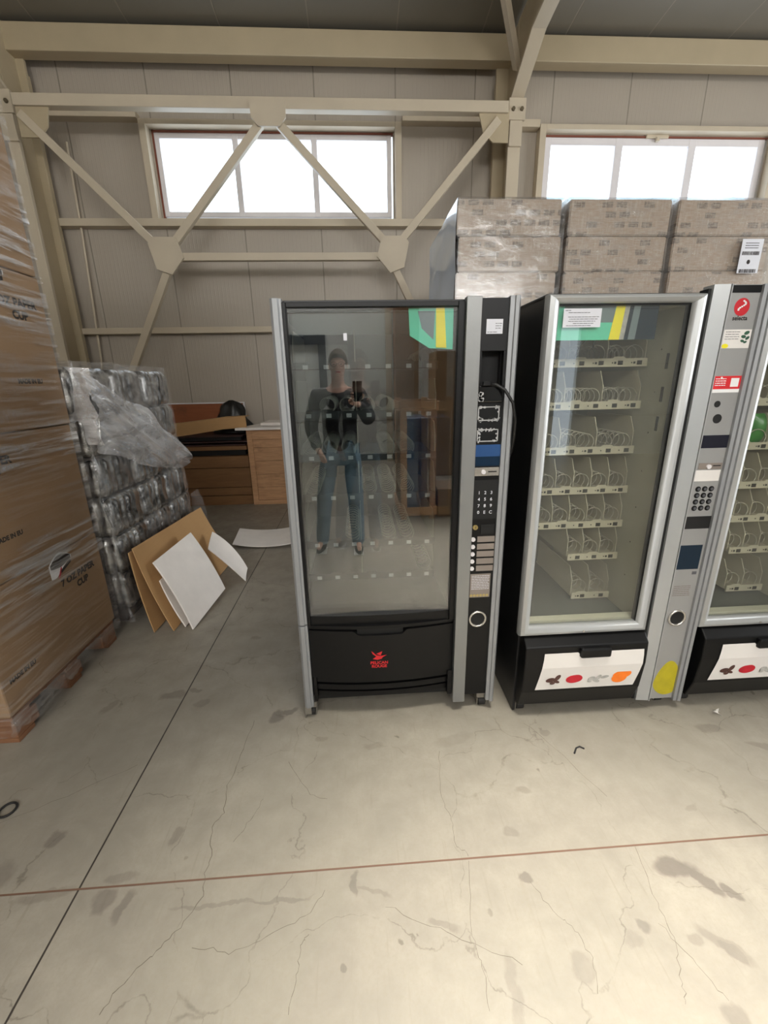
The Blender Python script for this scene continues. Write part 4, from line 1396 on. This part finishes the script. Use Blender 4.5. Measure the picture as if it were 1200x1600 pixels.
# loose film drape over the near right corner
def drape(u, v):
    # u along the aisle side (Y), v downwards; outline: wide fan falling to the right
    y = 2.50 + u * 1.19
    top_ = 1.64 - .56 * u ** 1.1
    bot = 1.20 - .34 * u ** .8
    z = top_ + (bot - top_) * v
    q_ = u * .9 + v * .6
    n_ = noise.noise(Vector((u * 3, v * 3, 9))) * .05 + noise.noise(Vector((q_ * 3, (v - u * .7) * 11, 2))) * .022 + noise.noise(Vector((q_ * 6, (v - u) * 30, 5))) * .007
    x = -1.50 + .09 * math.sin(PI * v) * (.4 + .6 * u) + abs(n_) * 1.1
    if u > .9:
        x -= (u - .9) * .5
    return (x, y + n_ * .5, z + n_ * .4)


def drape2(u, v):
    # flap lying over the corner and the near side
    x = -1.95 + u * .49
    z = 1.69 - v * .42 - .04 * u
    n_ = noise.noise(Vector((u * 3, v * 4, 19))) * .03 + noise.noise(Vector((u * 9, v * 5, 12))) * .012
    return (x + n_, 2.53 - .02 * math.sin(PI * v) + n_ * .6, z)


m = MB().sheet(drape, 70, 50).sheet(drape2, 30, 36)
m.build('loose_film', 'film_c', t, smooth='all')
m = MB().sheet(lambda u, v: (-1.53 + .05 * u * math.sin(PI * v) + .01 * noise.noise(Vector((u * 8, v * 8, 0))), 3.78 + .18 * u, .12 + .5 * v), 10, 16)
m.build('film_tail', 'film_b', t, smooth='all')


# ================================================================== cardboard and foam sheets
def board(name, P, th, mat, label, cat, curve=(0, 0), nu=16, nv=16, group=None, fade=0.0):
    """four corners a(top-left) b(top-right) c(bottom-right) d(bottom-left), bowed by curve along u and v"""
    a, b, c, d = [Vector(p) for p in P]
    N = (b - a).cross(d - a).normalized()

    def f(u, v):
        p = a * (1 - u) * (1 - v) + b * u * (1 - v) + c * u * v + d * (1 - u) * v
        return p + N * (curve[0] * 4 * u * (1 - u) + curve[1] * 4 * v * (1 - v) * (1 - fade * u))
    o = MB().sheet(f, nu, nv, th).build(name, mat, smooth=True, bevel=.002)
    tag(o, label, cat, group)
    return o


board('cardboard_sheet', [(-1.475, 2.60, .56), (-1.45, 3.74, .50), (-1.20, 3.70, .006), (-1.262, 2.505, .006)], .006, 'card',
      'tan cardboard sheet with rounded corner leaning on the grey packs, nearest the white foam', 'cardboard', (.0, .015))
board('cardboard_sheet', [(-1.492, 2.58, .54), (-1.475, 3.60, .50), (-1.33, 3.55, .006), (-1.385, 2.50, .006)], .006, 'card',
      'second tan cardboard sheet tucked behind the front one, only its left edge showing', 'cardboard', (.0, .01))
board('foam_sheet', [(-1.385, 2.64, .44), (-1.32, 3.13, .47), (-1.075, 3.0, .05), (-1.145, 2.515, .006)], .012, 'foam',
      'large curved white foam sheet leaning against the tan cardboard', 'foam sheet', (.0, -.016))
board('foam_sheet', [(-1.375, 2.66, .30), (-1.365, 2.95, .30), (-1.19, 2.90, .006), (-1.205, 2.55, .006)], .01, 'foam',
      'narrow white foam sheet mostly hidden between cardboard and the large foam sheet', 'foam sheet', (.0, .01))
board('foam_sheet', [(-1.285, 3.50, .35), (-1.235, 3.23, .30), (-.965, 3.21, .012), (-.975, 3.33, .07)], .01, 'foam',
      'long white foam strip tilting down to the floor beside the cardboard', 'foam sheet', (-.008, .035), fade=.85)
board('foam_sheet', [(-1.33, 4.42, .05), (-.72, 4.42, .05), (-.70, 3.92, .045), (-1.28, 3.96, .045)], .012, 'foam',
      'white foam sheet lying flat on the floor left of the black machine', 'foam sheet', (.03, .0))

# ================================================================== back corner: crate, boards, bag
t = thing('wooden_crate', 'pale pine crate against the wall, partly hidden by the black machine', 'crate', (-1.0, 5.8, 0))
m = MB()
for i in range(5):
    m.box(-1.42, -.5, 5.585, 5.6, .06 + i * .176, .06 + i * .176 + .172)
m.box(-1.43, -1.415, 5.6, 6.2, .05, .94).box(-1.42, -.5, 6.19, 6.2, .05, .94)
m.build('board_wall', 'crate', t, bevel=.002)
m = MB().box(-1.44, -1.37, 5.56, 5.585, .0, .97).box(-1.37, -.5, 5.56, 5.585, .87, .97).box(-1.37, -.5, 5.56, 5.585, 0, .06).box(-.57, -.5, 5.55, 5.56, 0, .97)
m.build('crate_frame', 'crate', t, bevel=.003)
MB().box(-1.44, -.48, 5.56, 6.2, .97, .99).build('crate_lid', 'crate', t)
board('foam_sheet', [(-1.56, 5.50, 1.025), (-1.36, 6.15, 1.025), (-.5, 6.15, 1.025), (-.5, 5.5, 1.025)], -.03, 'foam', 'white foam sheet overhanging the left edge of the pine crate lid', 'foam sheet', (0, .0))
board('foam_sheet', [(-1.28, 5.7, 1.066), (-1.25, 6.15, 1.066), (-.5, 6.15, 1.066), (-.5, 5.68, 1.066)], -.035, 'foam', 'upper white foam slab lying on the other sheet over the crate', 'foam sheet', (0, .0))
zs = [(0, .13), (.135, .24), (.245, .505), (.51, .66)]
LBX = ['lowest flat brown carton in the stack left of the pine crate', 'thin flat brown carton, second from the floor left of the crate',
       'thickest flat brown carton in the stack left of the crate', 'top flat brown carton under the dark gap left of the crate']
for (a, b), l_ in zip(zs, LBX):
    o = MB().box(-2.65, -1.455, 5.6 + random.uniform(-.01, .01), 6.3, a, b - .004).build('flat_carton', 'brownb', bevel=.003)
    tag(o, l_, 'box')
for i, (z, dx_) in enumerate(((.735, 0), (.79, -.02), (.83, .01), (.90, -.05))):
    o = MB().box(-2.65, -1.47 + dx_, 5.62 + i * .012, 6.25, z, z + (.05 if i == 0 else .016)).build('dark_board', 'brownb' if i == 0 else 'darkb', bevel=.002)
    tag(o, ['brown board above the dark gap in the stack left of the crate', 'dark maroon sheet lying on the brown board',
            'second dark maroon sheet, above the first in the stack', 'topmost dark maroon sheet under the bent cardboard'][i], 'board')
MB().box(-2.6, -1.5, 5.66, 6.2, .662, .735).build('gap_shade_filler', 'black_m')  # black box put in as the shade inside the gap
tag(bpy.data.objects['gap_shade_filler'], 'black filler for the shaded gap between brown cartons and boards left of the crate', 'board')
MB().box(-2.6, -1.55, 5.7, 6.2, .852, .90).build('gap_shade_filler', 'black_m')  # shade between the upper sheets, built as a black box
tag(bpy.data.objects['gap_shade_filler.001'], 'black filler for the shaded gap between the dark maroon sheets left of the crate', 'board')


def flapf(u, v):
    return (-2.62 + u * 1.19, 5.60 + v * .5, 1.00 + .10 * math.sin(u * PI * .62) - .02 * u + .02 * v)


o = MB().sheet(lambda u, v: (-2.62 + u * 1.19, 5.585 - .02 * v, .985 + .14 * u ** 1.3 - .05 * max(0, u - .75) * 4 * .6 + (v - .5) * (.17 - .03 * u)), 20, 6, .006)
o.sheet(lambda u, v: (-2.62 + u * 1.19, 5.565 + v * .2, .985 + .14 * u ** 1.3 - .05 * max(0, u - .75) * 2.4 + (.085 - .015 * u)), 20, 4, .006)
o = o.build('bent_cardboard', 'card', smooth=True)
tag(o, 'bent tan cardboard flap on top of the dark sheets beside the crate', 'cardboard')
o = MB().box(-2.75, -1.62, 6.28, 6.3, .9, 1.30).build('red_brown_board', 'redb')
tag(o, 'red-brown board standing against the wall behind the black bag', 'board')
MB().box(-2.75, -1.6, 6.26, 6.305, 1.30, 1.315).box(-1.62, -1.6, 6.26, 6.305, .9, 1.30).build('white_edge', 'upvc', o)


def bagf(u, v):
    a = 2 * PI * u
    r_ = .26 * (1 - v) ** .55 + .01
    n_ = noise.noise(Vector((math.cos(a) * 2, math.sin(a) * 2, v * 3))) * .05
    return (-1.72 + (r_ + n_) * math.cos(a) * 1.05, 6.03 + (r_ + n_) * math.sin(a) * .6, .93 + .42 * v)


o = MB().sheet(bagf, 32, 12).build('black_bag', 'bag', smooth='all')
tag(o, 'crumpled black plastic bag on the boards under the wall', 'bag')
o = MB().tube([(-1.262 + .028 * math.cos(a / 10 * PI), 1.30 + .03 * math.sin(a / 10 * PI), .006) for a in range(20)], .0045, 6, closed=True).build('cable_loop', 'rubber', smooth='all')
o.location = (-.135, 0, 0)
tag(o, 'small black cable loop on the floor at the left picture edge', 'cable')
o = MB().tube([(.88, 1.385, .003), (.90, 1.41, .004), (.92, 1.418, .003), (.935, 1.405, .003)], .0035, 6).build('wire_scrap', 'rubber', smooth='all')
tag(o, 'tiny bent black wire scrap on the floor before the middle machine', 'scrap')
rr_ = random.Random(3)
m = MB()
for k in range(6):
    p = Vector((1.66, 1.545, .008))
    q = [p + Vector((rr_.uniform(-.02, .02), rr_.uniform(-.02, .02), rr_.uniform(-.004, .018))) for _ in range(3)]
    m.add(q, [(0, 1, 2)])
o = m.build('film_scrap', 'label_w')
tag(o, 'tiny crumpled clear plastic scrap on the floor before the rightmost machine', 'scrap')


# ================================================================== the photographer (seen in the black machine's glass)
def skin(name, verts, edges, radii, mat, parent, sub=2, root=0):
    me = bpy.data.meshes.new(name)
    off = world_loc(parent)
    me.from_pydata([tuple(Vector(v) - off) for v in verts], edges, [])
    o = bpy.data.objects.new(name, me)
    col.objects.link(o)
    o.parent = parent
    md = o.modifiers.new('skin', 'SKIN')
    md.use_smooth_shade = True
    sv = me.skin_vertices[0].data if me.skin_vertices else None
    if sv is None:
        bpy.context.view_layer.objects.active = o
        sv = me.skin_vertices[0].data
    for i, r_ in enumerate(radii):
        sv[i].radius = r_ if isinstance(r_, tuple) else (r_, r_)
        sv[i].use_root = (i == root)
    s_ = o.modifiers.new('subsurf', 'SUBSURF')
    s_.levels = s_.render_levels = sub
    me.materials.append(MT[mat])
    return o


PX, PY = -.17, -.50
per = thing('person', 'person in dark zip jacket and jeans holding up a phone, mirrored in black machine', 'person', (PX, PY, 0))
J = dict(pel=(PX, PY, .98), sp1=(PX, PY + .01, 1.12), sp2=(PX, PY, 1.28), ch=(PX, PY, 1.42), nk=(PX, PY + .01, 1.54), hd0=(PX + .0, PY + .025, 1.62), hd1=(PX + .01, PY + .02, 1.70), hd2=(PX + .01, PY, 1.765),
         hl=(PX - .10, PY, .93), kl=(PX - .17, PY + .06, .52), al=(PX - .22, PY + .05, .10), tl=(PX - .25, PY + .17, .045),
         hr=(PX + .10, PY, .93), kr=(PX + .12, PY + .08, .52), ar=(PX + .13, PY + .10, .10), tr=(PX + .14, PY + .23, .045),
         sl=(PX - .19, PY, 1.44), el=(PX - .27, PY - .04, 1.17), wl=(PX - .20, PY + .08, .97),
         sr=(PX + .19, PY, 1.44), er=(PX + .27, PY + .12, 1.22), wr=(PX + .17, PY + .36, 1.385))
ks = list(J)
hand = Vector(J['wr'])
V = [J[k] for k in ks]
rad = dict(pel=.13, sp1=.125, sp2=.13, ch=.12, nk=.055, hd0=(.062, .075), hd1=(.077, .092), hd2=(.062, .075), hl=.085, kl=.055, al=.03, tl=.02, hr=.085, kr=.055, ar=.03, tr=.02,
           sl=.055, el=.04, wl=.028, sr=.055, er=.04, wr=.028)
Rd = [rad[k] for k in ks]
ix = {k: i for i, k in enumerate(ks)}
E_ = [('pel', 'sp1'), ('sp1', 'sp2'), ('sp2', 'ch'), ('ch', 'nk'), ('nk', 'hd0'), ('hd0', 'hd1'), ('hd1', 'hd2'), ('pel', 'hl'), ('hl', 'kl'), ('kl', 'al'), ('al', 'tl'),
      ('pel', 'hr'), ('hr', 'kr'), ('kr', 'ar'), ('ar', 'tr'), ('ch', 'sl'), ('sl', 'el'), ('el', 'wl'), ('ch', 'sr'), ('sr', 'er'), ('er', 'wr')]
E_ = [(ix[a], ix[b]) for a, b in E_]
# right hand: palm below and behind the phone, four fingers curling round it, thumb on the other side
palm = (.005, -.075, 1.425)
V.append((PX + .10, PY + .405, 1.405)); Rd.append(.024); i0 = len(V) - 1; E_.append((ix['wr'], i0))
V.append((-.005, -.082, 1.43)); Rd.append((.026, .018)); i1 = len(V) - 1; E_.append((i0, i1))
for k in range(4):
    z = 1.402 + k * .021
    c_ = [(-.030, -.072, z + .002), (-.050, -.052, z + .004), (-.046, -.034, z + .005), (-.030, -.024, z + .005)]
    p_ = i1
    for j, q in enumerate(c_):
        V.append(q); Rd.append(.0095 - .0008 * j); E_.append((p_, len(V) - 1)); p_ = len(V) - 1
p_ = i1
for q, r_ in (((.030, -.068, 1.425), .012), ((.046, -.048, 1.445), .010), ((.044, -.03, 1.465), .009)):
    V.append(q); Rd.append(r_); E_.append((p_, len(V) - 1)); p_ = len(V) - 1
# left hand goes into the jacket pocket: palm and fingers
V.append((PX - .165, PY + .13, .94)); Rd.append((.026, .018)); i2 = len(V) - 1; E_.append((ix['wl'], i2))
for k in range(4):
    q1 = (PX - .175 + k * .014, PY + .145 + k * .006, .895)
    V.append(q1); Rd.append(.009); E_.append((i2, len(V) - 1))
    V.append((q1[0] + .012, q1[1] + .004, .862 + abs(k - 1.4) * .006)); Rd.append(.008); E_.append((len(V) - 2, len(V) - 1))
V.append((PX - .14, PY + .165, .92)); Rd.append(.010); E_.append((i2, len(V) - 1))
body = skin('body', V, E_, Rd, 'skin', per)
# clothing
K = ['pel', 'sp1', 'sp2', 'ch', 'sl', 'el', 'wl', 'sr', 'er', 'wr']
V2 = [Vector(J[k]) for k in K]
V2[0] = V2[0] + Vector((0, 0, -.09))
V2.append(V2[3] + Vector((0, 0, .075)))
jk = skin('jacket', V2, [(0, 1), (1, 2), (2, 3), (3, 4), (4, 5), (5, 6), (3, 7), (7, 8), (8, 9), (3, 10)], [(.175, .15), (.17, .15), (.17, .15), (.155, .135), .082, .068, .05, .082, .068, .048, .085], 'jacket', per)
K = ['pel', 'hl', 'kl', 'al', 'hr', 'kr', 'ar']
J['al'] = (J['al'][0], J['al'][1] + .0, .045)
J['ar'] = (J['ar'][0], J['ar'][1], .045)
jn = skin('jeans', [(J[k][0], J[k][1], J[k][2] - (.07 if k == 'pel' else 0)) for k in K], [(0, 1), (1, 2), (2, 3), (0, 4), (4, 5), (5, 6)], [.13, .105, .078, .065, .105, .078, .065], 'jeans', per)
for a, b in (('al', 'tl'), ('ar', 'tr')):
    A_, B_ = Vector(J[a]), Vector(J[b])
    rings = []
    for i in range(9):
        u = i / 8
        p = A_.lerp(B_, u * 1.5 - .45)
        wv = .045 * (math.sin(PI * min(1, u * .85 + .12)) ** .5)
        hh = .085 - .05 * u
        rings.append([(p.x + wv * math.cos(q * PI / 5), p.y, max(0, hh / 2 + hh / 2 * math.sin(q * PI / 5))) for q in range(10)])
    s_ = MB().loft(rings).build('sneaker', 'black', per, smooth='all', sub=1)
    MB().box(A_.x - .046, A_.x + .046, A_.y - .045, B_.y + .0, .0, .008).build('white_sole', 'white', s_, bevel=.006)
# hair cap, eyes, glasses, mouth, ears, nose
hx, hy, hz = PX + .01, PY + .015, 1.70
m = MB()
rings = []
for i in range(1, 8):
    a = PI * .56 * i / 7
    ring = []
    for k in range(24):
        b = 2 * PI * k / 24
        front_ = max(0, math.sin(b))
        rr2 = 1 - .0 * front_
        zz = math.cos(a * (1 - .42 * front_))
        sn = math.sin(a * (1 - .42 * front_))
        ring.append((hx + .084 * sn * math.cos(b), hy - .012 + .104 * sn * math.sin(b), hz + .015 + .118 * zz))
    rings.append(ring)
m.loft(rings)
m.build('hair', 'hair', per, smooth='all')
for s in (-1, 1):
    MB().sphere((hx + s * .03, hy + .086, hz - .0), .010, sc=(1, .6, .5)).build('eye', 'ink', per, smooth='all')
    MB().sphere((hx + s * .079, hy, hz - .015), .026, sc=(.35, .6, 1.1)).build('ear', 'skin', per, smooth='all')
MB().loft([[(hx - .005, hy + .085, hz + .005), (hx + .005, hy + .085, hz + .005), (hx, hy + .098, hz + .005)],
           [(hx - .016, hy + .085, hz - .04), (hx + .016, hy + .085, hz - .04), (hx, hy + .118, hz - .036)]]).build('nose', 'skin', per, bevel=.003)
MB().sphere((hx, hy + .088, hz - .062), .024, sc=(1, .35, .25)).build('mouth', 'tomato', per, smooth='all')
m = MB()
for s in (-1, 1):
    m.tube([(hx + s * .033 + .025 * math.cos(2 * PI * k / 16), hy + .106, hz + .018 * math.sin(2 * PI * k / 16)) for k in range(16)], .002, 5, closed=True)
    m.tube([(hx + s * .058, hy + .106, hz + .004), (hx + s * .084, hy + .02, hz)], .002, 5)
m.tube([(hx - .008, hy + .108, hz + .003), (hx + .008, hy + .108, hz + .003)], .002, 5)
m.build('glasses', 'black', per)
for xx in (-.10, .14):
    MB().poly([(PX + xx - .028, 1.335), (PX + xx + .028, 1.335), (PX + xx, 1.365)], (PY + .155, PY + .162)).build('chest_mark', 'white', per)
MB().box(PX - .003, PX + .003, PY + .155, PY + .162, .98, 1.45).build('zip', 'ink', per)
# phone held just behind the taking lens
ph = thing('phone', 'black phone held up in the photographer\'s hand, mirrored in the glass', 'phone', (0, -.045, 1.49))
MB().box(-.037, .037, -.05, -.042, 1.405, 1.56).build('phone_body', 'black_g', ph, bevel=.003)
MB().box(-.02, .02, -.0425, -.038, 1.525, 1.556).build('camera_bump', 'black', ph, bevel=.003)

# ================================================================== things behind the photographer
def crate(x0, x1, y0, y1, h, label):
    t = thing('slatted_crate', label, 'crate', ((x0 + x1) / 2, (y0 + y1) / 2, 0))
    for x in (x0, x1 - .07):
        for y in (y0, y1 - .07):
            MB().box(x, x + .07, y, y + .07, 0, h).build('post', 'crate', t, bevel=.003)
    m = MB()
    for z in (.05, h - .12):
        m.box(x0, x1, y0 - .02, y0, z, z + .1).box(x0, x1, y1, y1 + .02, z, z + .1).box(x0 - .02, x0, y0, y1, z, z + .1).box(x1, x1 + .02, y0, y1, z, z + .1)
    m.build('rail', 'crate', t, bevel=.003)
    MB().box(x0 + .08, x1 - .08, y0 + .08, y1 - .08, .06, h - .2).build('blue_liner', 'blue', t, bevel=.02)


crate(.46, .86, -2.0, -1.28, 1.36, 'pine slatted crate with blue liner behind the photographer, seen mirrored')
o = MB().box(.70, 1.12, -5.1, -4.6, 0, 3.4).build('wardrobe_box', 'brownb', bevel=.01)
tag(o, 'tall brown board box near the far wall behind the photographer', 'box')
o = MB().box(.90, 1.25, -1.8, -1.35, 0, .34).build('storage_box', 'carton', bevel=.01)
tag(o, 'brown cardboard box beside the slatted crate behind the photographer', 'box')
o = MB().box(1.25, 1.9, -4.3, -3.6, 0, 2.0).build('storage_box', 'carton', bevel=.01)
tag(o, 'taller brown cardboard box deeper in the hall behind the photographer', 'box')
o = MB().box(.56, .68, -5.2, -5.1, 0, 5.2).build('pale_post', 'steel_lt', bevel=.004)
tag(o, 'pale square steel post before the far wall behind the photographer', 'post')
